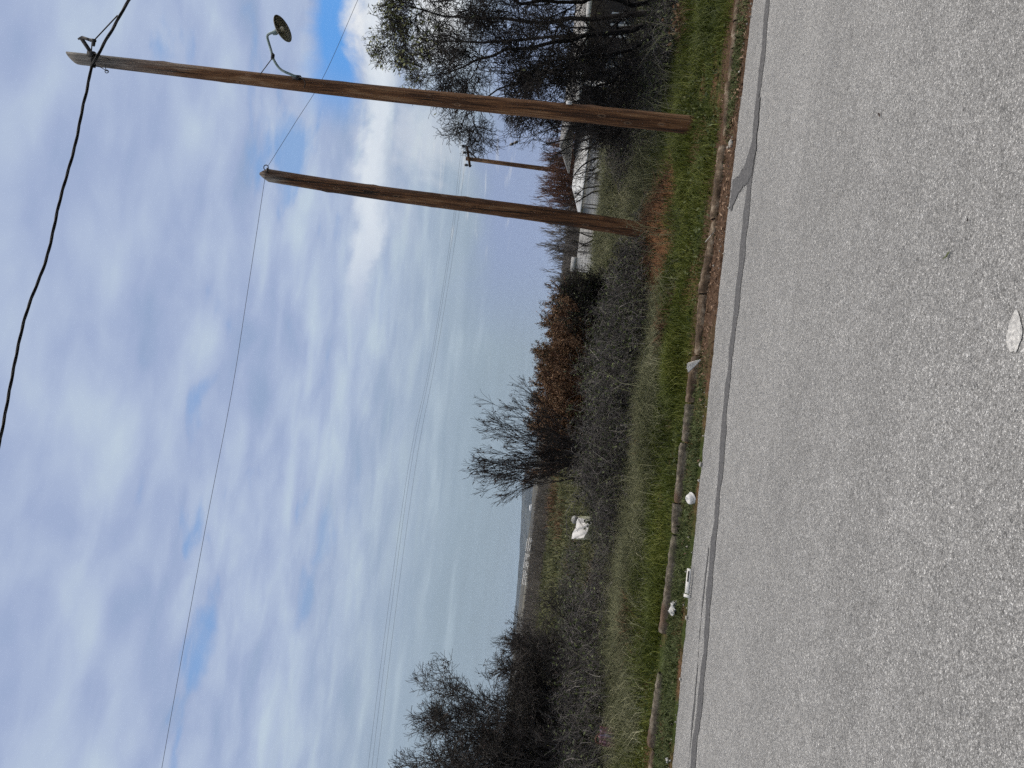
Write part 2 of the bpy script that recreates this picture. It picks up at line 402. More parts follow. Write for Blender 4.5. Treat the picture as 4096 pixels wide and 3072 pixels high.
class Mesh:
    """collects shapes (world coordinates) and links them as ONE mesh object"""
    def __init__(s): s.v, s.f, s.n = [], [], 0
    def add(s, verts, faces):
        """faces: array (k, 3 or 4) or list of lists"""
        verts = np.asarray(verts, float).reshape(-1, 3)
        s.v.append(verts)
        if isinstance(faces, np.ndarray): s.f.append(faces + s.n)
        else: s.f.append([[i + s.n for i in f] for f in faces])
        s.n += len(verts)
        return s
    def box(s, c, size, M=None):
        c = np.asarray(c, float); h = np.asarray(size, float) / 2
        v = np.array([[a, b, d] for a in (-1, 1) for b in (-1, 1) for d in (-1, 1)]) * h
        if M is not None: v = v @ np.asarray(M).T
        return s.add(v + c, np.array([[0, 1, 3, 2], [4, 6, 7, 5], [0, 4, 5, 1], [2, 3, 7, 6], [0, 2, 6, 4], [1, 5, 7, 3]]))
    def tube(s, pts, rad, sides=8, cap=True):
        pts = np.asarray(pts, float); n = len(pts)
        rad = np.broadcast_to(np.asarray(rad, float), (n,))
        v, f = tube_arrays(pts[None], rad[None], sides)
        s.add(v, f)
        if cap:
            b = s.n - n * sides
            s.f.append([[b + k for k in range(sides)][::-1], [b + (n - 1) * sides + k for k in range(sides)]])
        return s
    def lathe(s, origin, axis, profile, sides=24):
        """profile: list of (radius, height along axis)"""
        origin = np.asarray(origin, float); a = np.asarray(axis, float); a = a / np.linalg.norm(a)
        ref = np.array([0, 0, 1.]) if abs(a[2]) < .9 else np.array([1., 0, 0])
        e1 = np.cross(a, ref); e1 /= np.linalg.norm(e1); e2 = np.cross(a, e1)
        th = np.linspace(0, 2 * math.pi, sides, endpoint=False)
        vs = [origin + a * h + r * (np.cos(q) * e1 + np.sin(q) * e2) for r, h in profile for q in th]
        n = len(profile)
        i = np.arange(n - 1)[:, None] * sides; k = np.arange(sides)[None]; k2 = (k + 1) % sides
        f = np.stack([i + k, i + k2, i + sides + k2, i + sides + k], -1).reshape(-1, 4)
        return s.add(vs, f)
    def build(s, name, mat, parent=None, smooth=False, origin=None):
        me = bpy.data.meshes.new(name)
        V = np.concatenate(s.v)
        if parent is not None: org = np.array(parent.matrix_world.translation if parent.parent is None else (0, 0, 0))
        org = np.zeros(3)
        if parent is not None:
            p = parent
            while p is not None:
                org = org + np.array(p.location); p = p.parent
        elif origin is not None: org = np.asarray(origin, float)
        loc = np.zeros(3)
        V = V - org
        counts, idx = [], []
        for f in s.f:
            if isinstance(f, np.ndarray):
                counts.append(np.full(len(f), f.shape[1], np.int32)); idx.append(f.reshape(-1).astype(np.int32))
            else:
                for g in f:
                    counts.append(np.array([len(g)], np.int32)); idx.append(np.array(g, np.int32))
        counts = np.concatenate(counts); idx = np.concatenate(idx)
        me.vertices.add(len(V)); me.vertices.foreach_set('co', V.astype(np.float32).reshape(-1))
        me.loops.add(len(idx)); me.loops.foreach_set('vertex_index', idx)
        me.polygons.add(len(counts))
        st = np.concatenate([[0], np.cumsum(counts)[:-1]]).astype(np.int32)
        me.polygons.foreach_set('loop_start', st)
        if smooth: me.polygons.foreach_set('use_smooth', np.ones(len(counts), bool))
        me.update(calc_edges=True); me.validate()
        me.materials.append(mat)
        o = bpy.data.objects.new(name, me)
        COL.objects.link(o)
        if parent is not None: o.parent = parent
        elif origin is not None: o.location = tuple(float(k) for k in origin)
        return o


def tube_arrays(P_, R_, sides):
    """P_ (S, n, 3) polylines, R_ (S, n) radii -> verts, quads"""
    S, n, _ = P_.shape
    t = np.gradient(P_, axis=1)
    t /= np.linalg.norm(t, axis=2, keepdims=True) + 1e-9
    mean = P_[:, -1] - P_[:, 0]
    ref = np.where(np.abs(mean[:, 2:3]) > .8 * np.linalg.norm(mean, axis=1, keepdims=True), np.array([[1., .2, 0]]), np.array([[.1, .2, 1.]]))
    e1 = np.cross(t, ref[:, None]); e1 /= np.linalg.norm(e1, axis=2, keepdims=True) + 1e-9
    e2 = np.cross(t, e1)
    a = np.linspace(0, 2 * math.pi, sides, endpoint=False)
    ring = P_[:, :, None] + R_[:, :, None, None] * (np.cos(a)[:, None] * e1[:, :, None] + np.sin(a)[:, None] * e2[:, :, None])
    base = (np.arange(S) * n * sides)[:, None, None]
    i = np.arange(n - 1)[None, :, None] * sides
    k = np.arange(sides)[None, None]; k2 = (k + 1) % sides
    f = np.stack([base + i + k, base + i + k2, base + i + sides + k2, base + i + sides + k], -1).reshape(-1, 4)
    return ring.reshape(-1, 3), f


def add_strands(mesh, Pn, Rn, sides=3):
    v, f = tube_arrays(Pn, Rn, sides)
    mesh.add(v, f)


def unit(v): return v / (np.linalg.norm(v, axis=-1, keepdims=True) + 1e-9)


def sprout(Pp, Rp, per, length, spread, up=0.0, n=5, wob=.12, t0=.2, rk=.55, curl=0.0, tmax=1.0, minr=.0015):
    """grow side shoots from parent polylines: Pp (S, m, 3), Rp (S, m) -> child polylines and radii"""
    S, m, _ = Pp.shape
    idx = np.repeat(np.arange(S), per)
    N = len(idx)
    t = t0 + (tmax - t0) * R.random(N) ** .85
    s = t * (m - 1); i = np.minimum(s.astype(int), m - 2); fr = (s - i)[:, None]
    p0 = Pp[idx, i] * (1 - fr) + Pp[idx, i + 1] * fr
    r0 = (Rp[idx, i] * (1 - fr[:, 0]) + Rp[idx, i + 1] * fr[:, 0]) * rk
    tg = unit(Pp[idx, i + 1] - Pp[idx, i])
    rv = R.normal(size=(N, 3)); rv -= (rv * tg).sum(1, keepdims=True) * tg; rv = unit(rv)
    sp = (spread * (.6 + .8 * R.random(N)))[:, None]
    d = unit(tg * np.cos(sp) + rv * np.sin(sp) + np.array([0, 0, up]))
    L = length * (.45 + .8 * R.random(N)) * (1.15 - .6 * t)
    out = np.zeros((N, n, 3)); out[:, 0] = p0
    step = (L / (n - 1))[:, None]
    for k in range(1, n):
        out[:, k] = out[:, k - 1] + d * step
        d = unit(d + R.normal(size=(N, 3)) * wob + np.array([0, 0, curl]))
    taper = np.linspace(1, .35, n)[None]
    return out, np.maximum(r0[:, None] * taper, minr)


def leaf_quads(mesh, C, size, aspect=.45, droop=0.0):
    """little folded leaves with random orientation at points C"""
    N = len(C)
    d = unit(R.normal(size=(N, 3)) + np.array([0, 0, droop]))
    a = unit(np.cross(d, R.normal(size=(N, 3))))
    nn = np.cross(d, a)
    s = (size * (.6 + .8 * R.random(N)))[:, None]
    v = np.stack([C, C + d * s * .45 + a * s * aspect * .5 + nn * s * .08, C + d * s, C + d * s * .45 - a * s * aspect * .5 + nn * s * .08], 1)
    f = np.arange(N * 4).reshape(N, 4)
    mesh.add(v.reshape(-1, 3), f)


def along(Pn, per, jitter=.01, t0=0.0):
    """random points along polylines"""
    S, m, _ = Pn.shape
    idx = np.repeat(np.arange(S), per)
    s = (t0 + (1 - t0) * R.random(len(idx))) * (m - 1); i = np.minimum(s.astype(int), m - 2); fr = (s - i)[:, None]
    return Pn[idx, i] * (1 - fr) + Pn[idx, i + 1] * fr + R.normal(size=(len(idx), 3)) * jitter


def blades(mesh, base, h, wd, lean=.35, dirbias=None):
    """grass blades: base (N, 3), heights (N,), width (N,)"""
    N = len(base)
    az = R.random(N) * 2 * math.pi
    side = np.stack([np.cos(az), np.sin(az), np.zeros(N)], 1)
    az2 = R.random(N) * 2 * math.pi
    ln = np.stack([np.cos(az2), np.sin(az2), np.zeros(N)], 1) * (lean * R.random(N) ** .7)[:, None]
    if dirbias is not None: ln = ln + np.asarray(dirbias)
    up = np.array([0, 0, 1.])
    mid = base + (up + ln * .45) * (h * .55)[:, None]
    tip = base + (up * .93 + ln * 1.5) * h[:, None]
    tip[:, 2] = np.maximum(tip[:, 2], base[:, 2] + .01)
    ws = side * wd[:, None] / 2
    v = np.stack([base - ws, base + ws, mid + ws * .8, mid - ws * .8, tip], 1).reshape(-1, 3)
    k = np.arange(N)[:, None] * 5
    mesh.add(v, k + np.array([[0, 1, 2, 3]]))
    mesh.f.append(k + np.array([[3, 2, 4]]) + (mesh.n - len(v)))


# ------------------------------------------------------------------ lie of the land
EDGE = [G(x, y) for x, y in ((2640, 3500), (2687, 3072), (2729, 2630), (2770, 2200), (2810, 1795), (2851, 1400), (2892, 1000), (2950, 500), (3010, 0), (3070, -500))]
KERB = [G(x, y, .06) for x, y in ((2545, 3520), (2596, 3072), (2640, 2640), (2690, 2200), (2729, 1850), (2768, 1500), (2828, 1010), (2868, 700), (2901, 350), (2938, 0), (2990, -480))]
def interp(pts):
    pts = sorted(pts, key=lambda p: p[0])
    xs = np.array([p[0] for p in pts]); ys = np.array([p[1] for p in pts])
    k0 = (ys[1] - ys[0]) / (xs[1] - xs[0]); k1 = (ys[-1] - ys[-2]) / (xs[-1] - xs[-2])
    xs = np.concatenate([[xs[0] - 4000], xs, [xs[-1] + 4000]]); ys = np.concatenate([[ys[0] - k0 * 0], ys, [ys[-1] + k1 * 0]])
    return lambda x: np.interp(x, xs, ys)
YE, YK = interp(EDGE), interp(KERB)


def sst(a, b, v):
    t = np.clip((v - a) / (b - a), 0, 1)
    return t * t * (3 - 2 * t)


def H(x, y):
    x = np.asarray(x, float); y = np.asarray(y, float)
    t = y - YE(x); k = y - YK(x)
    z = -.05 + sst(-.06, .04, t) * .058
    z = z + sst(-.1, .12, k) * .035 + sst(.1, 1.6, k) * .07
    bump = .034 * np.sin(1.9 * x + 1.3 * y) + .028 * np.sin(3.1 * x - 2.2 * y + 1) + .012 * np.sin(5.3 * x + 4.1 * y)
    z = z + bump * sst(.15, .8, k)
    for (dx_, dy_), a_, b_ in DUGC:
        z = z + .15 * np.exp(-(((x - dx_) / a_) ** 2 + ((y - dy_) / b_) ** 2) * 1.2) * sst(.3, 1.2, k)
    z = z + .52 * sst(12.4, 19, y) * sst(.5, 2.6, x) * sst(9.5, 7.0, x) * sst(24, 20.5, y)
    z = z - .85 * sst(20.5, 24.5, y) * sst(1.0, 5.0, x) * sst(900, 100, y)
    z = z + .25 * np.sin(x * .11 + 1) * np.sin(y * .09) * sst(18, 45, y) * .6
    return z


xs = np.concatenate([-np.geomspace(9000, 14, 40), np.arange(-13, 13.01, .16), np.geomspace(14, 9000, 40)])
ys = np.concatenate([-np.geomspace(300, 6, 10), np.arange(-5, 6.4, 1.0), np.arange(6.4, 9.6, .05), np.arange(9.6, 24, .2), np.geomspace(24.4, 9000, 60)])
XX, YY = np.meshgrid(xs, ys)
gv = np.stack([XX, YY, H(XX, YY)], -1).reshape(-1, 3)
def gridfaces(nr, nc):
    i = np.arange(nr - 1)[:, None] * nc; k = np.arange(nc - 1)[None]
    return np.stack([i + k, i + k + 1, i + nc + k + 1, i + nc + k], -1).reshape(-1, 4)
tag(Mesh().add(gv, gridfaces(len(ys), len(xs))).build('ground', M_GROUND, smooth=True), kind='structure')

# road: a sheet with a slightly ragged, thick edge
rx = np.concatenate([-np.geomspace(400, 10, 16), np.arange(-9.9, 10, .04), np.geomspace(10.1, 400, 16)])
er = YE(rx) + .018 * np.sin(rx * 9.1) * np.sin(rx * 2.3 + 1) + R.normal(size=len(rx)) * .008
rows = [np.full(len(rx), -4.0), er - 2.0, er - .03, er, er + .01]
zr = [0, 0, 0, -.006, -.05]
rv_ = np.stack([np.stack([rx, r, np.full(len(rx), h)], -1) for r, h in zip(rows, zr)]).reshape(-1, 3)
tag(Mesh().add(rv_, gridfaces(5, len(rx))).build('road', M_ASPH), kind='structure')


def strip(pts, wid, name, jit=.012, z=.004, step=.035):
    """flat ragged ribbon lying on the road, along pixel points"""
    pw = [G(x, y) for x, y in pts]
    f = interp(pw)
    x0, x1 = min(p[0] for p in pw), max(p[0] for p in pw)
    xx = np.arange(x0, x1, step)
    def wobble(): return np.convolve(R.normal(size=len(xx) + 8), np.ones(5) / 5, 'same')[4:-4] * jit * 2
    wf = np.interp(xx, *zip(*wid)) if isinstance(wid, list) else np.full(len(xx), wid)
    lf = .016 * np.sin(xx * 2.1 + 1) + .012 * np.sin(xx * 5.3); lf2 = .014 * np.sin(xx * 1.7) + .012 * np.sin(xx * 4.4 + 2)
    a = f(xx) - wf / 2 + wobble() + lf * jit / .012 * .8; b_ = f(xx) + wf / 2 + wobble() + lf2 * jit / .012 * .8
    v = np.concatenate([np.stack([xx, a, np.full(len(xx), z)], -1), np.stack([xx, b_, np.full(len(xx), z)], -1)])
    return Mesh().add(v, gridfaces(2, len(xx)))


SEAL = [(2560, 5200), (2722, 3500), (2775, 3072), (2822, 2600), (2851, 2200), (2880, 1900), (2900, 1680), (2928, 1400), (2972, 1000), (2992, 780), (3012, 620), (3030, 420), (3050, 220), (3073, 0), (3120, -500), (3300, -2600)]
s_ = strip(SEAL, .17, 'seal', .016)
tag(s_.build('crack_seal', M_SEAL), kind='structure')
wp = [(3034, 372), (3026, 420), (3012, 560), (2992, 625), (2974, 680), (2932, 728), (2922, 800), (2924, 850), (2955, 775), (2983, 735), (3000, 720), (3012, 690), (3026, 600), (3042, 400)]
wpw = [G(x, y) for x, y in wp]
ww = []
for a, b_ in zip(wpw, wpw[1:] + wpw[:1]):
    n_ = max(2, int(np.linalg.norm(b_ - a) / .04))
    for k in range(n_):
        p = a + (b_ - a) * k / n_ + R.normal(size=3) * .015
        p[2] = .008; ww.append(p)
tag(Mesh().add(ww, [list(range(len(ww)))]).build('crack_seal_patch', M_SEAL), kind='structure')
s_ = strip([(2755, 3072), (2780, 2800), (2799, 2560), (2820, 2330), (2835, 2180)], .022, 'thin', .012)
tag(s_.build('hairline_seal', M_SEAL), kind='structure')
# worn white paint spot at the near edge of the picture
c0 = G(4062, 1330)
pv = [c0 + np.array([math.cos(q) * .062 * (1 + .22 * math.sin(2 * q + 1) + .10 * math.sin(3 * q) + .10 * math.sin(5 * q + 2) + .07 * math.sin(9 * q)), math.sin(q) * .045 * (1 + .09 * math.cos(3 * q)), .004 - c0[2]]) + np.array([R.normal() * .0015, R.normal() * .0015, 0]) for q in np.linspace(0, 6.283, 48, endpoint=False)]
M_PAINT = material("worn_white_paint", [(0, (.22, .22, .22)), (.45, (.36, .36, .355)), (1, (.52, .52, .51))], 60, rough=.8, bump=.4)
tag(Mesh().add(pv, [list(range(48))]).build('paint_spot', M_PAINT), kind='structure')

# ------------------------------------------------------------------ kerb of round-topped concrete beams
def kerb_beam(x0, x1, label, hgt, rad, mat):
    n = 40
    tl, dv = R.normal() * .012, R.normal() * .01
    chip = np.convolve(R.normal(size=n + 8), np.ones(3) / 3, 'same')[4:-4] * .006
    ch2 = np.convolve(R.normal(size=n + 8), np.ones(4) / 4, 'same')[4:-4] * .006
    xx = np.linspace(x0, x1, n)
    prof = [(-1, -1.2), (-1, .25), (-.93, .58), (-.74, .82), (-.36, .95), (0, .97), (.36, .95), (.74, .82), (.93, .58), (1, .25), (1, -1.2)]
    vs = []
    for i, x in enumerate(xx):
        e = (.80 + .1 * R.random() if i in (0, n - 1) else .95 if i in (1, n - 2) else 1.0) * (1 - abs(ch2[i]))
        tz = tl * (i / n - .5) * 2 + chip[i] * .5
        wob = .004 * math.sin(7 * x)
        for a, b_ in prof:
            vs.append([x, float(YK(x)) + dv + a * (rad + chip[i]) * e + wob + R.normal() * .0015, hgt - rad * .9 + b_ * rad * e + tz * (b_ > .2) + R.normal() * .0025])
    m = len(prof)
    f = gridfaces(n, m)
    M_ = Mesh().add(vs, f)
    M_.f.append([list(range(m)), list(range((n - 1) * m, n * m))[::-1]])
    o = M_.build('kerb_beam', mat, smooth=True, origin=(xx.mean(), float(YK(xx.mean())), 0))
    tag(o, label, 'kerb', 'concrete beams edging the verge')


def xk(y): return float(G(np.interp(y, [0, 350, 700, 1010, 1500, 1850, 2200, 2640, 3072, 3500], [2938, 2901, 2868, 2828, 2768, 2729, 2690, 2640, 2596, 2545]), y, .06)[0])
kb = [(3400, 2998, 'rust stained kerb beam cut by the lower picture edge, below the plaid bag', .075),
      (2985, 2692, 'mossy kerb beam with a blue grey stained end, beyond the grassy gap', .085),
      (2530, 2140, 'grey mossy kerb beam ending at the grassy gap, crumpled tissue beside it', .095),
      (2133, 2014, 'short kerb beam with a reddish stain, opposite the white carton', .10),
      (2010, 1772, 'greenish kerb beam opposite the round white pot lid', .10),
      (1766, 1615, 'brownish kerb beam in front of the tall bare shrub', .095),
      (1610, 1425, 'brown stained kerb beam directly beside the folded white paper', .09),
      (1420, 1180, 'kerb beam with a pale grey cap in front of the rusty bush', .07),
      (1176, 880, 'long earth stained kerb beam opposite the brown dug patch', .072),
      (876, 585, 'long pale kerb beam nearest the shorter pole, leaves in front of it', .072),
      (545, 330, 'sunken soil covered kerb beam in front of the tall pole', .045),
      (326, 90, 'kerb beam half hidden in grass under the big bare tree', .04),
      (86, -330, 'kerb beam sinking into grass at the upper picture edge', .04)]
for y0, y1, lb, hg in kb:
    kerb_beam(xk(y0) + .002, xk(y1) - .002, lb, hg, .080 if 585 <= y1 <= 1180 else .066, M_KERBR if y0 < 1615 or y0 > 3000 else M_KERB)

# ------------------------------------------------------------------ utility poles
def shaft(base, top, r0, r1, knots, seed, bend=.02, cut='slant', sides=20, n=60):
    rr = np.random.default_rng(seed)
    base = np.asarray(base, float); top = np.asarray(top, float)
    t = np.linspace(0, 1, n)
    ax = base + (top - base) * t[:, None]
    ax = ax + np.stack([bend * np.sin(t * 3.1 + seed), bend * .5 * np.sin(t * 4 + 2 * seed), 0 * t], 1) * np.sin(np.pi * t)[:, None]
    a = np.linspace(0, 2 * math.pi, sides, endpoint=False)
    rad = (r0 + (r1 - r0) * t)[:, None] * (1 + .018 * np.sin(a * 3 + seed)[None] + .012 * rr.normal(size=(n, 1)).cumsum(0) * .12)
    for _ in range(knots):
        ti, ai = rr.random(), rr.random() * 6.283
        da = np.angle(np.exp(1j * (a - ai)))
        rad = rad + .012 * np.exp(-((t[:, None] - ti) / .008) ** 2 - (da[None] / .35) ** 2)
    v = ax[:, None] + rad[:, :, None] * np.stack([np.cos(a), np.sin(a), 0 * a], 1)[None]
    if cut == 'slant':                                   # roof-like top: sawn to a slope, high on the right
        v[-1, :, 2] += -.15 * (1 - np.cos(a + .3)) * .5 + .05
    else:                                                # pointed roof top
        v[-1, :, 2] -= .13 * np.abs(np.cos(a + .15)) - .03
    V = v.reshape(-1, 3)
    M_ = Mesh().add(V, (lambda i, k, k2: np.stack([i + k, i + k2, i + sides + k2, i + sides + k], -1).reshape(-1, 4))(
        np.arange(n - 1)[:, None] * sides, np.arange(sides)[None], (np.arange(sides)[None] + 1) % sides))
    cpt = V[-sides:].mean(0) + np.array([0, 0, .0 if cut == 'slant' else .05])
    b = M_.n
    M_.add([cpt], np.zeros((0, 3), int))
    M_.f.append([[b - sides + k, b - sides + (k + 1) % sides, b] for k in range(sides)])
    return M_


YA, YB, YC = 10.0, 12.2, 45.0
# tall pole with street lamp
pa0 = P(2800, 505, YA); pa0[2] = float(H(pa0[0], pa0[1])) - .12
pa1 = P(283, 232, YA)
pa = empty('utility_pole', (pa0[0], pa0[1], 0), 'tall weathered wooden pole carrying a street lamp, standing in green grass', 'utility pole', 'wooden poles')
shaft(pa0, pa1, .116, .076, 26, 3).build('shaft', M_POLE_A, pa, smooth=True)


def q(x, y, dY=0.0, Y=YA): return P(x, y, Y + dY)
# top bracket
br = Mesh()
def bar(m, a, b, w=.028):
    a, b = np.asarray(a), np.asarray(b); d = b - a; L = np.linalg.norm(d); d = d / L
    e = unit(np.cross(d, np.array([.1, 1, .2]))); g = np.cross(d, e)
    m.box((a + b) / 2, (L, w, w * .8), np.stack([d, e, g], 1))
bar(br, q(372, 222, -.06), q(322, 148, -.14), .045)
bar(br, q(330, 150, -.14), q(372, 164, -.16), .035)
bar(br, q(312, 156, -.14), q(334, 152, -.14), .02)
br.tube([q(368, 232, -.09), q(366, 200, -.11), q(368, 172, -.15)], .008, 6)
br.box(q(366, 216, -.085), (.06, .05, .10))
bro = br.build('bracket', M_IRON, pa)
cl = Mesh()
cl.tube([q(360, 160, -.16), q(383, 163, -.16)], [.024, .018], 8)
cl.tube([q(374, 158, -.16), q(374, 184, -.16)], [.03, .018], 8)
cl.build('clamp', M_IRON, bro)
hk = Mesh()
hk.tube([q(366, 234, -.1), q(366, 248, -.115), q(366, 268, -.10)], .014, 6)
hk.box(q(366, 240, -.1), (.05, .03, .08)); hk.box(q(372, 262, -.1), (.05, .03, .06))
hk.build('cable_hook', M_IRON, pa)
tl = Mesh()
tl.tube([q(376, 212, -.11), q(396, 220, -.11), q(410, 231, -.10), q(424, 232, -.10), q(440, 240, -.1)], .006, 5)
cpt = []
for k in range(26):
    a = k / 25 * 9.5
    cpt.append(q(427 + 7 * math.cos(a), 286 + 6 * math.sin(a), -.08 + .002 * k))
tl.tube([q(376, 262, -.09), q(395, 266, -.10), q(408, 272, -.09), q(420, 280, -.08)] + cpt, .0055, 5)
tl.tube([q(420, 252, -.1), q(421, 268, -.1), q(424, 280, -.08)], .005, 5)
tl.build('wire_tail', M_CABLE, pa)
# lamp
def smooth_path(pts, n):
    pts = np.asarray(pts); t = np.linspace(0, len(pts) - 1, n)
    out = []
    for u in t:
        i = min(int(u), len(pts) - 2); f = u - i
        p0, p1, p2, p3 = pts[max(i - 1, 0)], pts[i], pts[i + 1], pts[min(i + 2, len(pts) - 1)]
        out.append(.5 * ((2 * p1) + (-p0 + p2) * f + (2 * p0 - 5 * p1 + 4 * p2 - p3) * f * f + (-p0 + 3 * p1 - 3 * p2 + p3) * f ** 3))
    return np.array(out)
ap = [q(1185, 306, -.10), q(1162, 297, -.13), q(1122, 277, -.16), q(1095, 239, -.2), q(1084, 201, -.23), q(1075, 171, -.25), q(1069, 147, -.27), q(1076, 136, -.28), q(1100, 126, -.3), q(1112, 123, -.3)]
arm = Mesh().tube(smooth_path(ap, 44), .0165, 10).build('lamp_arm', M_ARM, pa, smooth=True)
cb = Mesh()
cb.box(q(1091, 226, -.21), (.07, .05, .03))
cb.build('collar', M_IRON, arm)
Mesh().box(q(1187, 310, -.085), (.05, .05, .11)).build('arm_base', M_IRON, arm)
Mesh().tube([q(1091, 230, -.21), q(1040, 298, -.085)], .006, 6).build('brace', M_IRON, pa)
lamp_ax = unit(np.array([.36, -.30, -.88]))
lc = q(1131, 114, -.3)
rD = .175
Mesh().lathe(lc - lamp_ax * .085, lamp_ax, [(.0, -.012), (.03, -.01), (.036, .0), (.05, .012), (.085, .03), (.135, .055), (.168, .075), (rD, .085), (rD - .004, .089), (.164, .079), (.13, .061), (.08, .037), (.035, .020), (.0, .018)], 40).build('lamp_shade', M_SHADE, pa, smooth=True)
nk = Mesh().lathe(lc - lamp_ax * .155, lamp_ax, [(.0, -.004), (.022, -.003), (.026, .01), (.034, .03), (.034, .055), (.03, .066), (0, .066)], 20)
nk.build('lamp_neck', M_ARM, pa, smooth=True)
Mesh().lathe(lc - lamp_ax * .07, lamp_ax, [(.013, 0), (.016, .015), (.028, .035), (.033, .052), (.028, .07), (.014, .08), (0, .083)], 18).build('bulb', M_BULB, pa, smooth=True)
lp = Mesh()
lp.tube([q(1190, 302, -.1), q(1215, 318, -.13), q(1222, 335, -.12), q(1216, 352, -.11)], .006, 6)
lp.tube([q(1196, 312, -.12), q(1185, 318, -.12), q(1205, 320, -.12)], .007, 6)
lp.build('lamp_cable', M_CABLE, pa)


def text_mesh(body, size, origin, ex, ey, mat, name, parent):
    cu = bpy.data.curves.new(name, 'FONT'); cu.body = body; cu.size = size; cu.align_x = 'CENTER'; cu.align_y = 'CENTER'
    to = bpy.data.objects.new(name, cu); COL.objects.link(to)
    dg = bpy.context.evaluated_depsgraph_get()
    me = to.evaluated_get(dg).to_mesh()
    vs = np.array([v.co[:] for v in me.vertices]); fs = [list(p.vertices) for p in me.polygons]
    to.evaluated_get(dg).to_mesh_clear()
    bpy.data.objects.remove(to); bpy.data.curves.remove(cu)
    W = origin + vs[:, :1] * ex + vs[:, 1:2] * ey
    return Mesh().add(W, fs).build(name, mat, parent)


def plate(x, y, Y, w_, h_, body, size, owner, side, rpole):
    nrm = unit(np.array([math.sin(side), -math.cos(side), 0.])); ex = np.array([math.cos(side), math.sin(side), 0.]); ey = np.array([0, 0, 1.])
    ax = P(x, y, Y)
    c_ = ax + nrm * rpole
    pl = Mesh().box(c_, (w_, .004, h_), np.stack([ex, -nrm, ey], 1)).build('number_plate', M_PLATE, owner)
    if body: text_mesh(body, size, c_ + nrm * .0035, ex, ey, M_INK, 'lettering', pl)
plate(2274, 441, YA, .072, .075, "E", .055, pa, .62, .112)

# shorter bare pole
pb0 = P(2648, 932, YB); pb0[2] = float(H(pb0[0], pb0[1])) - .12
pb1 = P(1050, 698, YB)
pb = empty('utility_pole', (pb0[0], pb0[1], 0), 'shorter knotty brown wooden pole without a lamp, rising from brown dead weeds', 'utility pole', 'wooden poles')
shaft(pb0, pb1, .128, .103, 46, 8, .035, 'point').build('shaft', M_POLE_B, pb, smooth=True)
lpp = []
for k in range(20):
    a = k / 19 * 6.5
    lpp.append(P(1064 + 9 * math.sin(a), 670 + 10 * math.cos(a), YB - .06))
Mesh().tube(lpp, .008, 6).build('wire_ring', M_IRON, pb)
Mesh().tube([P(1070, 690, YB - .13), P(1068, 672, YB - .12)], .012, 6).build('hook', M_IRON, pb)
plate(2033, 838, YB, .034, .034, "+", .035, pb, .35, .117)

# far pole with crossarm
pc1 = P(1864, 634, YC); pc0 = P(2290, 690, YC)
pc0 = pc1 + (pc0 - pc1) * 1.32
pc = empty('utility_pole', (pc0[0], pc0[1], 0), 'distant power pole with a crossarm and three insulators behind the pale shed', 'utility pole', 'wooden poles')
Mesh().tube([pc0, (pc0 + pc1) / 2, pc1], [.15, .13, .115], 10).build('shaft', M_POLE_C, pc, smooth=True)
qa, qb = P(1868, 585, YC - .18), P(1880, 668, YC - .18)
ca = Mesh(); bar(ca, qa, qb, .13); cao = ca.build('crossarm', M_POLE_C, pc)
Mesh().tube([P(1872, 602, YC - .2), P(1905, 632, YC - .15)], .035, 6).build('strut', M_IRON, pc)
INS = [P(1852, 584, YC - .2), P(1856, 610, YC - .2), P(1863, 660, YC - .2)]
for p in INS:
    i_ = Mesh().lathe(p + np.array([0, 0, -.14]), (0, 0, 1), [(0, -.02), (.03, 0), (.085, .02), (.05, .05), (.10, .08), (.055, .11), (.09, .14), (.06, .19), (.03, .22), (0, .225)], 10)
    i_.tube([p + np.array([.0, 0, -.36]), p + np.array([0, 0, -.1])], .022, 6)
    i_.build('insulator', M_CERAMIC, pc, smooth=False)

# ------------------------------------------------------------------ wires
def wire(pts, r, name, label, cat, mat=M_WIRE, sides=4, n=60, group=None):
    o = Mesh().tube(smooth_path([np.asarray(p) for p in pts], n), r, sides, cap=False).build(name, mat, origin=pts[0])
    return tag(o, label, cat, group)


bun = [P(-160, 4200, 8.0), P(-150, 2900, 8.6), P(-40, 1930, 9.1), (P(0, 1762, 9.2)), P(92, 1300, 9.4), P(185, 1037, 9.55), P(240, 800, 9.7), P(298, 591, 9.8), P(330, 434, 9.85), P(349, 353, 9.88), P(366, 268, 9.87), P(384, 236, 9.84), P(417, 172, 9.8), P(455, 108, 9.72), P(487, 49, 9.66), P(520, -6, 9.6), P(600, -130, 9.45), P(730, -500, 9.1), P(900, -1300, 8.6), P(1000, -2600, 8.2)]
cpath = smooth_path(bun, 760)
cm = Mesh()
sdist = np.concatenate([[0], np.cumsum(np.linalg.norm(np.diff(cpath, axis=0), axis=1))])
tg = unit(np.gradient(cpath, axis=0)); e1 = unit(np.cross(tg, np.array([0.0, 1, .2]))); e2 = np.cross(tg, e1)
for k in range(3):
    ph = sdist * 7.0 + k * 2.094
    cm.tube(cpath + .0105 * (np.cos(ph)[:, None] * e1 + np.sin(ph)[:, None] * e2), .0098, 6, cap=False)
tag(cm.build('overhead_cable', M_CABLE, origin=bun[0]), 'thick twisted black cable bundle slung past the tall pole top', 'cable')
wire([P(374, 164, YA - .16), P(415, 120, YA - .19), P(447, 86, YA - .24), P(470, 62, YA - .29)], .0085, 'stay_wire', 'short black stay joining the pole top bracket to the twisted cable', 'cable', M_CABLE, 6)
wire([P(1064, 684, YB - .11), P(990, 1170, YB - .2), P(926, 1574, YB - .3), P(815, 2148, YB - .5), P(648, 3068, YB - .8), P(560, 3600, YB - 1)], .0042, 'telephone_wire', 'thin dark wire running from the shorter pole top to the lower picture edge', 'wire')
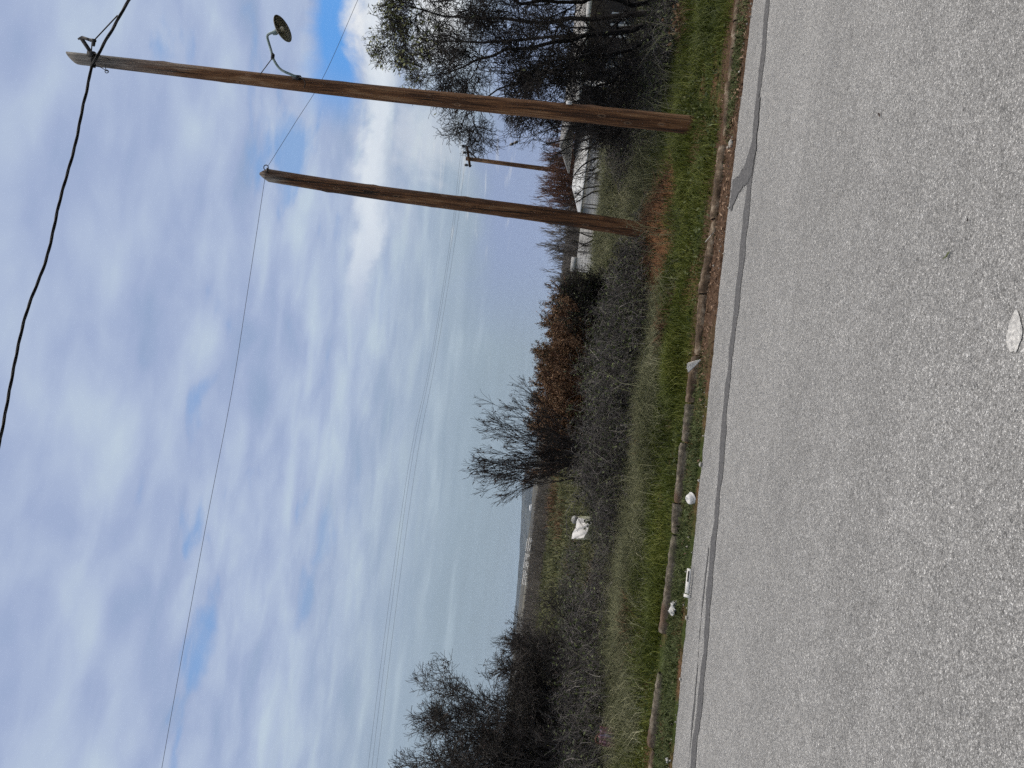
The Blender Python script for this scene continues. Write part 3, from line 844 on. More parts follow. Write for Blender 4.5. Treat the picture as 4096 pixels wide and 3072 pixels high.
wire([P(1072, 664, YB - .11), P(1180, 492, YB - .05), P(1296, 303, YB), P(1431, 0, YB + .1), P(1640, -480, YB + .25), P(1900, -1200, YB + .5), P(2080, -2400, YB + .8)], .0042, 'telephone_wire', 'thin dark wire passing behind the tall pole to the shorter pole top', 'wire')
fl = [((1974, 3600 * 0 + 0), 0)]
for p, (xa, xb, xe), lb in zip(INS, ((1806, 1640, 1472), (1813, 1650, 1487), (1826, 1668, 1506)), ('uppermost of the three faint power lines left of the far pole', 'middle one of the three faint power lines left of the far pole', 'lowest of the three faint power lines left of the far pole')):
    wire([P(1935, 120, YC + 6), P(1876, 470, YC + 1.5), p + np.array([0, 0, .07]), P(xa, 926, YC - 2), P(xa - 80, 1420, YC - 4), P(xb, 1830, YC - 6), P((xb + xe) / 2 - 4, 2440, YC - 8), P(xe, 3072, YC - 10), P(xe - 60, 3600, YC - 12)], .0052, 'power_line', lb, 'power line', M_WIRE, 4, 80, 'power lines of the far pole')
gw = [P(1906, 632, YC - .2), P(1965, 606, YC - 1), P(2036, 581, YC - 2), P(2067, 568, YC - 2.4), P(2128, 540, YC - 3), P(2190, 515, YC - 4)]
gwo = wire(gw, .009, 'guy_wire', 'dotted guy wire with two dark balls slanting down from the far pole', 'wire', M_WIRE)
gp = smooth_path(gw, 60)
for i in (27, 34):
    Mesh().lathe(gp[i], gp[i + 1] - gp[i], [(0, -.12), (.07, -.1), (.085, 0), (.07, .1), (0, .12)], 10).build('ball', M_CERAMIC, gwo, smooth=True)
for i in list(range(2, 8)) + list(range(14, 26, 2)) + list(range(37, 50, 2)):
    Mesh().lathe(gp[i], gp[i + 1] - gp[i], [(0, -.035), (.034, 0), (0, .035)], 6).build('bead', M_CERAMIC, gwo)


# ------------------------------------------------------------------ trees and shrubs
def tree_from_limbs(name, label, limbs, radii, spec, twig_mat, group=None, leaves=None, cat='tree', bark=M_BARK, sides0=7, wig=.012):
    """limbs: list of polylines; spec: list of sprout() settings, one per order of branching"""
    base = np.mean([np.asarray(l[0]) for l in limbs], 0)
    e = empty(name, (base[0], base[1], float(H(base[0], base[1]))), label, cat, group)
    NP = 14
    L = np.stack([smooth_path([np.asarray(p) for p in l], NP) for l in limbs])
    seg = R.normal(size=L.shape) * wig
    seg[:, 0] = 0
    L = L + seg
    Rr = np.stack([r0 * (1 - np.linspace(0, 1, NP) ** .8 * .82) for r0 in radii])
    tm = Mesh(); add_strands(tm, L, Rr, sides0)
    tm.build('trunk', bark, e, smooth=True)
    cm_ = Mesh()
    cur, rad = L, Rr
    lv = []
    for k, s in enumerate(spec):
        cur, rad = sprout(cur, rad, **s)
        add_strands(cm_, cur, rad, 4 if k == 0 else 3)
        lv.append((cur, rad))
    cm_.build('crown', twig_mat, e)
    for nm, mat_, order, per, size, pick, asp in (leaves or []):
        C_ = along(lv[order][0], per, .008)
        if pick is not None: C_ = C_[pick(C_)]
        if len(C_):
            lm = Mesh(); leaf_quads(lm, C_, size, asp); lm.build(nm, mat_, e)
    return e


def pxof(Pn):
    """photo coordinates of world points"""
    d = Pn - CAM
    dep = d @ _F
    return CX + FPX * (d @ _D) / dep, CY - FPX * (d @ _U) / dep


# --- the big bare tree on the right
YT = 13.6
def t(x, y, d=0.0): return P(x, y, YT + d)
limbs = [[t(2660, 60), t(2480, 62, .1), t(2250, 88, .3), t(2020, 85, .5), t(1820, 60, .4), t(1640, 45, .3)],
         [t(2655, 85), t(2480, 120, -.3), t(2270, 160, -.6), t(2050, 195, -.8), t(1880, 250, -.8), t(1730, 300, -.7)],
         [t(2650, 120), t(2520, 190, .3), t(2330, 255, .7), t(2130, 320, 1.0), t(1960, 380, 1.1), t(1870, 470, 1.2)],
         [t(2650, 130), t(2560, 230, -.2), t(2450, 320, -.5), t(2330, 400, -.7), t(2215, 440, -.6)],
         [t(2660, 30), t(2450, -60, .4), t(2150, -130, .8), t(1850, -160, 1.0), t(1650, -190, 1.2)],
         [t(2660, 20), t(2450, 0, -.6), t(2200, 10, -1.2), t(1950, -20, -1.6), t(1720, 0, -1.6)],
         [t(2655, 80), t(2420, 130, .7), t(2180, 150, 1.4), t(1950, 170, 1.8), t(1700, 160, 1.9), t(1600, 150, 2.0)],
         [t(2655, 110), t(2500, 200, -.7), t(2330, 230, -1.2), t(2170, 260, -1.5), t(2010, 300, -1.6)],
         [t(2640, 140), t(2560, 280, .6), t(2480, 400, 1.0), t(2400, 480, 1.2)]]
spec = [dict(per=12, length=1.15, spread=.85, up=.08, n=7, wob=.28, t0=.16, rk=.6, minr=.006),
        dict(per=11, length=.62, spread=.9, up=.04, n=6, wob=.3, t0=.1, rk=.62, minr=.0058),
        dict(per=9, length=.34, spread=.9, up=.03, n=5, wob=.28, t0=.12, rk=.7, minr=.0038),
        dict(per=2, length=.17, spread=.85, up=.05, n=3, wob=.25, t0=.2, rk=.8, minr=.0034)]
def topleaf(C_):
    x, y = pxof(C_)
    return R.random(len(C_)) < np.clip(.95 - (x - 1530) / 280 - np.abs(y - 150) / 900, .004, .55)
tree_from_limbs('bare_tree', 'big dark many limbed bare tree with pale leaves at its top, beyond the tall pole', limbs,
                [.062, .056, .048, .042, .056, .05, .05, .042, .038], spec, M_TWIG,
                leaves=[('leaves', M_LEAFP, 3, 1, .075, topleaf, .4)], wig=.035)


# --- shrubs made of many stems fanning from the ground
def fan_shrub(name, label, x, y, Y, nst, hgt, spread, tw, spec, r0=.014, leaves=None, cat='shrub', group=None, lean=(0, 0), rad=.35, bark=None, sink=0.0):
    b = P(x, y, Y); gx, gy = b[0], b[1]
    st = []
    for k in range(nst):
        a = rnd.random() * 6.283; rr_ = rad * math.sqrt(rnd.random())
        bx, by = gx + rr_ * math.cos(a), gy + rr_ * math.sin(a)
        h_ = hgt * (.66 + .36 * rnd.random())
        tx, ty = spread * (rnd.random() - .5) * 2 + lean[0], spread * (rnd.random() - .5) * 1.4 + lean[1]
        z0 = float(H(bx, by)) - .03 - sink
        p0 = np.array([bx, by, z0]); p1 = p0 + np.array([tx * .25, ty * .25, h_ * .4]); p2 = p0 + np.array([tx * .62, ty * .62, h_ * .75]); p3 = p0 + np.array([tx, ty, h_])
        st.append([p0, p1, p2, p3])
    return tree_from_limbs(name, label, st, [r0 * (.6 + .7 * rnd.random()) for _ in st], spec, tw, group, leaves, cat, bark or tw, 4)


SP_TALL = [dict(per=10, length=.62, spread=.36, up=.25, n=5, wob=.07, t0=.15, rk=.6, minr=.0031),
           dict(per=5, length=.36, spread=.42, up=.2, n=4, wob=.09, t0=.15, rk=.7, minr=.0026),
           dict(per=2, length=.16, spread=.55, up=.12, n=3, wob=.1, t0=.2, rk=.8, minr=.0026)]
SP_DENSE = [dict(per=12, length=.52, spread=.7, up=.1, n=6, wob=.16, t0=.08, rk=.6, minr=.004),
            dict(per=8, length=.34, spread=.8, up=.08, n=5, wob=.18, t0=.1, rk=.7, minr=.0032),
            dict(per=4, length=.17, spread=.85, up=.03, n=3, wob=.18, t0=.15, rk=.8, minr=.0027)]
# tall bare shrub in the middle of the verge's far side
fan_shrub('bare_shrub', 'tall bare shrub of fanning dark shoots with few leaves, beside the rusty brown bush', 2520, 1860, 13.6, 28, 2.42, .74, M_TWIG, SP_TALL, .012,
          [('leaves', M_BERRY, 2, 1, .05, lambda C_: R.random(len(C_)) < .22, .5)], lean=(.05, 0))
# left thorny thicket, three shrubs of growing size towards the picture's lower edge
fan_shrub('thorn_shrub', 'large dense thorny shrub at the lower picture corner behind the plaid bag', 2455, 3090, 12.3, 42, 3.0, 1.0, M_THORN, SP_DENSE, .016,
          [('leaves', M_BERRY, 2, 1, .035, lambda C_: R.random(len(C_)) < .3, .5)], group='thorny shrubs', rad=.6)
fan_shrub('thorn_shrub', 'middle sized thorny shrub standing between the corner shrub and the low grey brambles', 2450, 2830, 13.2, 28, 1.82, .95, M_THORN, SP_DENSE, .014,
          [('leaves', M_BERRY, 2, 1, .035, lambda C_: R.random(len(C_)) < .25, .5)], group='thorny shrubs', rad=.5)
fan_shrub('thorn_shrub', 'lower thin thorny shrub whose twigs just break the skyline near the lone far tree', 2420, 2640, 15.0, 16, 1.35, .8, M_THORN, SP_DENSE, .012,
          [('leaves', M_LEAFG, 2, 1, .04, lambda C_: R.random(len(C_)) < .08, .5)], group='thorny shrubs', rad=.5)
# rusty evergreen bush, two clumps
SP_TUFT = [dict(per=9, length=.5, spread=.5, up=.45, n=5, wob=.1, t0=.3, rk=.6, minr=.003),
           dict(per=7, length=.26, spread=.5, up=.4, n=4, wob=.1, t0=.2, rk=.7, minr=.0025)]
def upperleaf(z0): return lambda C_: R.random(len(C_)) < np.clip((C_[:, 2] - z0) / .5, .05, 1)
def lowerleaf(z0): return lambda C_: R.random(len(C_)) < np.clip(1 - (C_[:, 2] - z0) / .7, .1, 1)
fan_shrub('leafy_bush', 'dense bush of rusty brown stems with dark green tips, next to the tall bare shrub', 2480, 1640, 15.0, 70, 1.62, .75, M_REDTW, SP_TUFT, .012,
          [('leaves', M_LEAFR, 1, 13, .042, lowerleaf(1.75), .36), ('leaf_tips', M_LEAFD, 1, 6, .042, upperleaf(1.6), .36)], rad=.85, group='leafy bushes')
fan_shrub('leafy_bush', 'rusty brown bush with dark green tips nearest the mesh fence', 2470, 1390, 15.4, 56, 1.55, .65, M_REDTW, SP_TUFT, .012,
          [('leaves', M_LEAFR, 1, 13, .042, lowerleaf(1.65), .36), ('leaf_tips', M_LEAFD, 1, 6, .042, upperleaf(1.5), .36)], rad=.7, group='leafy bushes')
fan_shrub('leafy_bush', 'dark grey green bush with bare twigs in front of the fence corner', 2460, 1215, 15.2, 18, 1.2, .35, M_TWIG, SP_DENSE, .011,
          [('leaves', M_LEAFD, 2, 1, .045, lambda C_: R.random(len(C_)) < .5, .5)], rad=.4, group='leafy bushes')


# --- brambles: tangles of arching canes
def bramble(label, x, y, Y, rx_, ry_, hgt, ncane, leafmat=None, leafn=0, mat=M_CANE, lsize=.05):
    b = P(x, y, Y)
    e = empty('bramble', (b[0], b[1], float(H(b[0], b[1]))), label, 'bramble', 'bramble tangles')
    N = int(ncane * 1.5)
    a = R.random(N) * 6.283; rr_ = np.sqrt(R.random(N))
    x0, y0 = b[0] + rx_ * rr_ * np.cos(a), b[1] + ry_ * rr_ * np.sin(a)
    dome = hgt * (1 - .55 * rr_ ** 2) * (.45 + .65 * R.random(N))
    az = R.random(N) * 6.283; L = .5 + .8 * R.random(N)
    n = 8; u = np.linspace(0, 1, n)
    zc_ = dome[:, None] * (4 * u * (1 - u) * .62 + u * (.35 + .4 * R.random(N))[:, None])
    Pn = np.stack([x0[:, None] + (L * np.cos(az))[:, None] * u, y0[:, None] + (L * np.sin(az) * .8)[:, None] * u, zc_ + H(x0, y0)[:, None]], -1)
    Pn[:, 1:] += R.normal(size=(N, n - 1, 3)) * .02
    Rn = np.repeat((.0032 + .0028 * R.random(N) ** 2)[:, None], n, 1) * np.linspace(1, .6, n)
    m = Mesh(); add_strands(m, Pn, Rn, 3)
    c1, r1 = sprout(Pn, Rn, 6, .3, .9, 0, 4, .2, .15, .8, minr=.0028)
    add_strands(m, c1, r1, 3)
    c2, r2 = sprout(c1, r1, 3, .14, .9, 0, 3, .2, .15, .8, minr=.0025)
    add_strands(m, c2, r2, 3)
    m.build('canes', mat, e)
    if leafn:
        C_ = np.concatenate([along(c1, leafn, .02), along(c2, 1, .01)])
        C_ = C_[R.random(len(C_)) < .34]
        lm = Mesh(); leaf_quads(lm, C_, lsize, .6); lm.build('leaves', leafmat or M_LEAFD, e)
    return e


bramble('wide dark bramble tangle below the rusty bush, facing the dark green grass clump', 2590, 1500, 12.5, 1.5, .9, .95, 330, M_LEAFG, 2)
bramble('low grey bramble tangle in front of the fence corner beside pale grass', 2560, 1200, 12.9, .75, .7, .65, 190, M_LEAFD, 1)
bramble('dark bramble mass around the foot of the tall bare shrub', 2570, 1800, 12.7, 1.15, .8, .95, 270, M_LEAFD, 1)
bramble('grey bramble tangle between the tall bare shrub and the white plastic sheet', 2550, 2010, 13.0, .85, .7, .34, 200, M_LEAFD, 1)
bramble('leafier green bramble behind the bramble mass, under the rusty bush', 2520, 1560, 14.0, 1.7, .7, 1.1, 240, M_LEAFG, 7)
bramble('pale grey bramble tangle with bleached twigs left of the white plastic sheet', 2480, 2560, 13.2, 1.0, 1.0, .7, 260, M_LEAFD, 1)
bramble('grey bramble tangle with yellowish leaf sprays before the middle thorny shrub', 2480, 2720, 12.4, 1.0, .9, .85, 260, M_LEAFG, 1)
bramble('dark bramble tangle round the plaid bag at the picture corner', 2480, 3010, 11.9, 1.0, .75, .9, 270, M_LEAFD, 1)
bramble('dark shaded bramble under the big bare tree, nearest the tall pole', 2650, 380, 14.6, 1.0, .9, .7, 230, M_LEAFG, 2, M_CANE)
bramble('dark shaded leafy bramble under the big bare tree at the upper picture edge', 2690, 60, 13.0, 1.3, .8, .65, 260, M_LEAFG, 3, M_CANE)
bramble('grey twiggy bramble behind the tall pole foot', 2570, 440, 15.5, .9, .9, .9, 200, M_LEAFD, 1)
bramble('olive bramble beyond the white plastic sheet in the field', 2400, 2400, 21, 1.5, 1.4, .7, 130, M_LEAFG, 2, lsize=.07)

# --- bare fruit trees by the shed and the fence
def fruit_tree(label, pts_list, radii, twl=.5, mat=M_TWIG):
    pts_list = [[np.array([l[0][0], l[0][1], float(H(l[0][0], l[0][1])) - .1])] + l for l in pts_list]
    return tree_from_limbs('fruit_tree', label, pts_list, radii,
                           [dict(per=6, length=twl * 1.4, spread=.7, up=.2, n=5, wob=.2, t0=.25, rk=.55, minr=.006),
                            dict(per=5, length=twl * .75, spread=.75, up=.15, n=4, wob=.2, t0=.15, rk=.65, minr=.0045),
                            dict(per=3, length=twl * .4, spread=.8, up=.15, n=3, wob=.2, t0=.15, rk=.7, minr=.004)], mat, 'bare fruit trees')
def f_(x, y, Y=24.5): return P(x, y, Y)
fruit_tree('crooked bare fruit tree with thick dark limbs before the pale shed roof', [
    [f_(2480, 640), f_(2420, 625), f_(2330, 660), f_(2290, 720)], [f_(2480, 640), f_(2400, 600), f_(2350, 590), f_(2320, 610)],
    [f_(2480, 640), f_(2410, 660), f_(2340, 690), f_(2300, 700)], [f_(2480, 640), f_(2390, 690), f_(2330, 730)]], [.07, .055, .05, .045])
fruit_tree('slim bare fruit tree with forked dark limbs before the shed gable end', [
    [f_(2470, 750), f_(2400, 745), f_(2340, 755), f_(2300, 790)], [f_(2470, 750), f_(2380, 765), f_(2320, 800), f_(2285, 830)], [f_(2470, 750), f_(2400, 720), f_(2330, 700)]], [.06, .05, .045])
fruit_tree('bare fruit tree with curved branches behind the mesh fence left of the shorter pole', [
    [f_(2450, 935, 27.5), f_(2360, 945, 27.5), f_(2300, 930, 27.5), f_(2240, 960, 27.5)], [f_(2450, 935, 27.5), f_(2380, 985, 27.5), f_(2320, 975, 27.5), f_(2260, 940, 27.5)],
    [f_(2450, 935, 27.5), f_(2370, 960, 27.5), f_(2300, 1000, 27.5), f_(2250, 1010, 27.5)]], [.05, .045, .04], .45)
fruit_tree('spreading bare fruit tree reaching above the roof line beside the tall pole', [
    [f_(2470, 520, 20), f_(2380, 530, 20), f_(2260, 560, 20), f_(2170, 580, 20)], [f_(2470, 520, 20), f_(2350, 560, 20), f_(2250, 600, 20), f_(2190, 640, 20)],
    [f_(2470, 520, 20), f_(2350, 500, 20), f_(2220, 510, 20), f_(2130, 545, 20)], [f_(2470, 520, 20), f_(2400, 570, 20), f_(2330, 600, 20), f_(2260, 615, 20)]], [.06, .05, .05, .04], .5)
# reddish hedge of upright shoots behind the shed and grey bushes behind the low wall
SP_UP = [dict(per=7, length=.7, spread=.3, up=.5, n=4, wob=.07, t0=.4, rk=.6, minr=.0062),
         dict(per=4, length=.4, spread=.4, up=.4, n=3, wob=.08, t0=.25, rk=.7, minr=.0048)]
for y_, h_, lb in ((590, 3.5, 'reddish leafless shrub of upright shoots above the shed roof, nearest the tall pole'),
                   (660, 3.6, 'reddish leafless shrub of upright shoots above the shed roof, right of the far pole foot'),
                   (740, 3.7, 'reddish leafless upright shrub above the shed roof, between far pole foot and gable'),
                   (810, 3.6, 'reddish leafless shrub of upright shoots above the shed gable end')):
    fan_shrub('upright_shrub', lb, 2400, y_, 33, 62, h_ * .95, .5, M_REDTW, SP_UP, .02, rad=.75, group='upright shrubs behind the shed')
for y_, h_, lb in ((930, 3.05, 'grey leafless upright shrub behind the low wall, beside the shorter pole'),
                   (1010, 3.0, 'grey leafless upright shrub behind the middle of the low wall'),
                   (1090, 2.7, 'grey leafless upright shrub behind the far end of the low wall')):
    fan_shrub('upright_shrub', lb, 2400, y_, 31, 30, h_, .75, M_GREYTW, SP_UP, .02, rad=.8, group='upright shrubs behind the shed')

# lone tree and other trees far off on the plain
def far_tree(label, x, y, Y, h_, mat=M_GREYTW):
    b = P(x, y, Y); b[2] = 0
    lm = [[b, b + np.array([rnd.uniform(-.04, .04) * h_, 0, h_ * .3]), b + np.array([dx * h_ * .5, dy * h_ * .4, h_ * .65]), b + np.array([dx * h_, dy * h_ * .6, h_ * k])]
          for dx, dy, k in ((-.42, .1, .75), (-.2, -.2, .95), (.02, .2, 1.0), (.24, -.1, .92), (.42, .1, .7))]
    tree_from_limbs('far_tree', label, lm, [.14] * 5, [dict(per=9, length=h_ * .35, spread=.55, up=.25, n=4, wob=.1, t0=.3, rk=.6, minr=.035),
                                                       dict(per=6, length=h_ * .17, spread=.6, up=.2, n=3, wob=.1, t0=.2, rk=.7, minr=.022)], mat, 'trees on the plain')
far_tree('lone round bare tree breaking the skyline over the far scrub', 2085, 2585, 95, 3.5, M_TWIG)
far_tree('small bare tree on the skyline beside the corner thicket', 2085, 2660, 110, 2.9, M_TWIG)

# ------------------------------------------------------------------ shed, low wall, mesh fence, house
def rect_frame(pa_, pb_):
    ex = np.array([pb_[0] - pa_[0], pb_[1] - pa_[1], 0]); L = np.linalg.norm(ex); ex /= L
    return ex, np.array([-ex[1], ex[0], 0]), L


YS = 27.0
sa, sb = P(2400, 862, YS), P(2400, 548, YS - 1.5)
ex, ey, L = rect_frame(sa, sb)
zb, ze, zr_ = -.95, P(2328, 830, YS)[2], P(2284, 830, YS)[2] + .05
org = np.array([sa[0], sa[1], 0])
shed = empty('shed', org, 'low pale shed with a light sheet roof, behind the crooked fruit trees', 'shed')
dep = 3.0
def loc(a, b_, z_): return org + ex * a + ey * b_ + np.array([0, 0, z_])
ws = Mesh()
for a0, a1, b0, b1 in ((0, L, 0, .15), (0, .15, .153, dep - .153), (L - .15, L, .153, dep - .153), (0, L, dep - .15, dep)):
    ws.box(loc((a0 + a1) / 2, (b0 + b1) / 2, (zb + ze) / 2), (a1 - a0, b1 - b0, ze - zb), np.stack([ex, ey, [0, 0, 1]], 1))
ws.build('wall', M_WALL, shed)
rf = Mesh()
o_ = .12
def slab(m, quad, th=.05):
    quad = [np.asarray(p) for p in quad]; n_ = len(quad)
    low = [p - np.array([0, 0, th]) for p in quad]
    fs = [list(range(n_)), list(range(n_, 2 * n_))[::-1]] + [[k, (k + 1) % n_, n_ + (k + 1) % n_, n_ + k][::-1] for k in range(n_)]
    m.add(quad + low, fs)
h_in = 1.1
e0, e1_, e2_, e3 = loc(-o_, -o_, ze + .06), loc(L + o_, -o_, ze + .06), loc(L + o_, dep + o_, ze + .06), loc(-o_, dep + o_, ze + .06)
r0_, r1_ = loc(h_in * .35, dep / 2, zr_), loc(L + o_, dep / 2, zr_)
slab(rf, [e0, e1_, r1_, r0_]); slab(rf, [e2_, e3, r0_, r1_]); slab(rf, [e3, e0, r0_])
rf.build('roof', M_ROOFW, shed)
dr = Mesh().box(loc(L * .42, -.012, (zb + ze) / 2 - .15), (.75, .03, ze - zb - .3), np.stack([ex, ey, [0, 0, 1]], 1))
dr.build('door', M_TILE, shed)

wa, wb = P(2375, 1090, YS + 1), P(2385, 905, YS + 1)
ex2, ey2, L2 = rect_frame(wa, wb)
lw = Mesh()
zt = P(2312, 1000, YS + 1)[2]
o2 = np.array([wa[0], wa[1], 0])
M3 = np.stack([ex2, ey2, [0, 0, 1]], 1)
lw.box(o2 + ex2 * L2 / 2 + ey2 * .1 + np.array([0, 0, (zt - .7) / 2]), (L2, .2, zt + .7), M3)
lw.box(o2 + ex2 * .24 + ey2 * .1 + np.array([0, 0, zt + .10]), (.48, .25, .2), M3)
tag(lw.build('boundary_wall', M_WALL, origin=o2), 'short pale rendered wall with a raised end, behind wire mesh left of the shorter pole', 'wall')

# mesh fence in front of shed and wall
fa, fb = P(2400, 1098, YS - 1.6), P(2400, 560, YS - 2.6)
ex3, ey3, L3 = rect_frame(fa, fb)
fe = empty('mesh_fence', (fa[0], fa[1], 0), 'thin wire mesh fence on dark posts in front of the shed and low wall', 'fence')
ftop = P(2318, 1000, YS - 1.6)[2]
o3 = np.array([fa[0], fa[1], 0])
fm = Mesh()
nv = int(L3 / .075)
aa = np.linspace(0, L3, nv)
Pv = np.stack([np.stack([o3 + ex3 * a + np.array([0, 0, z_]) for z_ in (-.9, ftop - .03)]) for a in aa])
add_strands(fm, Pv, np.full((nv, 2), .0032), 3)
zz_ = np.arange(-.8, ftop, .09)
Ph = np.stack([np.stack([o3 + ex3 * a + np.array([0, 0, z_]) for a in (0, L3)]) for z_ in zz_])
add_strands(fm, Ph, np.full((len(zz_), 2), .0032), 3)
fm.build('wire_mesh', M_MESHW, fe)
for yy in (1092, 1017, 938, 837, 822, 700, 620):
    pp = P(2400, yy, YS - 2); a = np.dot(pp[:2] - fa[:2], ex3[:2])
    b0 = o3 + ex3 * a - ey3 * .03
    Mesh().tube([b0 + np.array([0, 0, -1]), b0 + np.array([0, 0, ftop + .05])], .035 if yy == 1017 else .022, 8).build('post', M_MESHW, fe)

# house behind the big tree
YH = 25.0
ha, hb = P(2420, 470, YH), P(2480, -700, YH + 2)
ex4, ey4, L4 = rect_frame(ha, hb)
o4 = np.array([ha[0], ha[1], 0])
M4 = np.stack([ex4, ey4, [0, 0, 1]], 1)
he = P(2322, 350, YH)[2]
hs = empty('house', o4, 'dark boarded house with a grey roof and white fascia behind the big bare tree', 'house')
def hl(a, b_, z_): return o4 + ex4 * a + ey4 * b_ + np.array([0, 0, z_])
hw = Mesh()
hw.box(hl(L4 / 2, 1.4, (he - 1.0) / 2), (L4, 2.8, he + 1.0), M4)
hw.build('wall', M_DARKW, hs)
hr = Mesh()
slab(hr, [hl(-.4, -.6, he + .12), hl(L4 + .4, -.6, he + .12), hl(L4 + .4, 1.4, he + .5), hl(-.4, 1.4, he + .5)], .06)
slab(hr, [hl(L4 + .4, 3.4, he + .12), hl(-.4, 3.4, he + .12), hl(-.4, 1.4, he + .5), hl(L4 + .4, 1.4, he + .5)], .06)
hr.build('roof', M_TILE, hs)
Mesh().box(hl(L4 / 2, -.625, he + .02), (L4 + .8, .03, .16), M4).build('fascia', M_FASCIA, hs)
for yy in (57, 250, -200, -420):
    pp = P(2500, yy, YH); a = np.dot(pp[:2] - ha[:2], ex4[:2])
    zc2 = P(2508, 57, YH)[2]
    wf = Mesh()
    for da in (-.42, 0, .42): wf.box(hl(a + da, -.03, zc2), (.06, .06, .95), M4)
    for dz in (-.45, .0, .45): wf.box(hl(a, -.025, zc2 + dz), (.76, .05, .055), M4)
    wo_ = wf.build('window', M_FASCIA, hs)
    Mesh().box(hl(a, -.008, zc2), (.8, .02, .88), M4).build('pane', M_GLASS, wo_)
cv = Mesh().box(hl(L4 * .1 - .3, -.55, .45), (.11, .11, he + 1.0 - .05), M4).build('porch_post', M_FASCIA, hs)

# ------------------------------------------------------------------ far landscape
def ridge(name, Y0, Y1, x0, x1, hfun, mat, n=1100, rows=22, base=-2.0):
    xx = np.linspace(x0, x1, n); vv = np.linspace(0, 1, rows)
    hh = hfun(xx)
    V = np.stack([np.stack([xx, np.full(n, Y0 + (Y1 - Y0) * v), base + (hh - base) * math.sin(v * math.pi * .5) ** 1.3 + (0 if v < .1 else 1) * (.012 * hh * np.sin(xx * .05 + v * 20))], -1) for v in vv]).reshape(-1, 3)
    V2 = np.stack([np.stack([xx, np.full(n, Y1 + (Y1 - Y0) * v * .7), hh * (1 - v) + base * v], -1) for v in np.linspace(.01, 1, 8)]).reshape(-1, 3)
    return tag(Mesh().add(np.concatenate([V, V2]), gridfaces(rows + 8, n)).build(name, mat, smooth=True), kind='structure')


def above(x, y, Y): return P(x, y, Y)[2]
npts = [(300, 2345), (900, 2276), (1250, 2238), (1500, 2205), (1750, 2165), (1830, 2148), (1950, 2132), (2080, 2124), (2150, 2110), (2240, 2095), (2350, 2082), (2500, 2068), (2700, 2040), (2900, 2030), (3300, 2000)]
def ridgefun(pts, Y, rough, seed):
    rr = np.random.default_rng(seed)
    q_ = sorted((P(x, y, Y)[0], P(x, y, Y)[2]) for y, x in [(a, b) for a, b in pts])
    xs_, zs_ = zip(*q_)
    ph = rr.random(8) * 6.28
    return lambda xx: np.interp(xx, xs_, zs_) + rough * sum(np.sin(xx * (2.0 ** k) * .004 + ph[k]) / (1.5 ** k) for k in range(8))
ridge('near_hill', 900, 1500, -2600, 2600, ridgefun([(y, x) for y, x in npts], 1500, .5, 3), M_HILLN)
fpts = [(300, 2338), (900, 2268), (1250, 2228), (1500, 2192), (1780, 2140), (1860, 2106), (1950, 2092), (2080, 2086), (2200, 2082), (2350, 2070), (2500, 2056), (2700, 2046), (2900, 2036), (3300, 1990)]
ridge('far_hills', 3000, 4200, -5200, 6000, ridgefun([(y, x) for y, x in fpts], 4200, 2.0, 5), M_HILLF)

# rows of small white roofs on the near hill
def hill_point(x, y):
    """where the sight line meets the near hill's face"""
    d = ray(x, y)
    hf = ridgefun(npts, 1500, .5, 3)
    for Y in np.arange(905, 1500, 4.0):
        p = CAM + d * (Y / d[1])
        v = (Y - 900) / 600
        zs2 = -2 + (float(hf(p[0])) + 2) * math.sin(v * math.pi * .5) ** 1.3
        if p[2] <= zs2: return p
    return CAM + d * (1495 / d[1])
CL = [((2112, 2149), (2104, 2204), 3, (7.5, 1.2), 'cluster nearest the white house'), ((2104, 2214), (2095, 2272), 4, (5.2, 1), 'middle cluster'), ((2098, 2281), (2090, 2338), 3, (6, 1), 'cluster farthest from the white house')]
ordn = ['topmost', 'second', 'third', 'lowest']
for (xa, ya), (xb, yb), nr, (dx, _), nm in CL:
    for k in range(nr):
        which = ordn[k] if k < nr - 1 else 'lowest'
        rw = empty('panel_row', hill_point((xa + xb) / 2 + dx * k, (ya + yb) / 2), f'{which} dashed white row in the {nm} on the far hillside', 'row of panels', 'white rows on the hillside')
        nd = 9
        for j in range(nd):
            if rnd.random() < .08: continue
            u = (j + .5) / nd
            x_, y_ = xa + (xb - xa) * u + dx * k, ya + (yb - ya) * u + 1.5 * k
            p = hill_point(x_, y_)
            sc_ = p[1] / FPX
            r_ = Mesh()
            r_.box(p + np.array([0, 0, .35 * sc_]), (4.4 * sc_, 2.0, 2.1 * sc_))
            r_.add([p + np.array([sx * 2.4 * sc_, sy, zz2 * sc_]) for sx, sy, zz2 in ((-1, -1.4, 1.4), (1, -1.4, 1.4), (1, 1.4, 2.3), (-1, 1.4, 2.3))], [[0, 1, 2, 3]])
            r_.build('panel', M_WHITE, rw)
def far_house(x, y, w_, h_, label):
    p = hill_point(x, y); s_c = p[1] / FPX
    e = empty('far_building', p, label, 'building', 'white buildings on the plain')
    W, Hh = w_ * s_c, h_ * s_c
    Mesh().box(p + np.array([0, 0, Hh * .3]), (W, W * .6, Hh * 1.2)).build('wall', M_WHITE, e)
    rm = Mesh()
    a = p + np.array([0, 0, Hh * .9])
    rm.add([a + np.array([sx * W * .54, sy * W * .34, 0]) for sx, sy in ((-1, -1), (1, -1), (1, 1), (-1, 1))] + [a + np.array([sx * W * .3, 0, Hh * .55]) for sx in (-1, 1)],
           [[0, 1, 5, 4], [2, 3, 4, 5], [1, 2, 5], [3, 0, 4], [3, 2, 1, 0]])
    rm.build('roof', M_ROOFW, e)
far_house(2127, 2032, 26, 7, 'small white house far off on the plain, left of the tall bare shrub')
far_house(2134, 1912, 24, 5, 'long low white building seen through the tall bare shrub twigs')

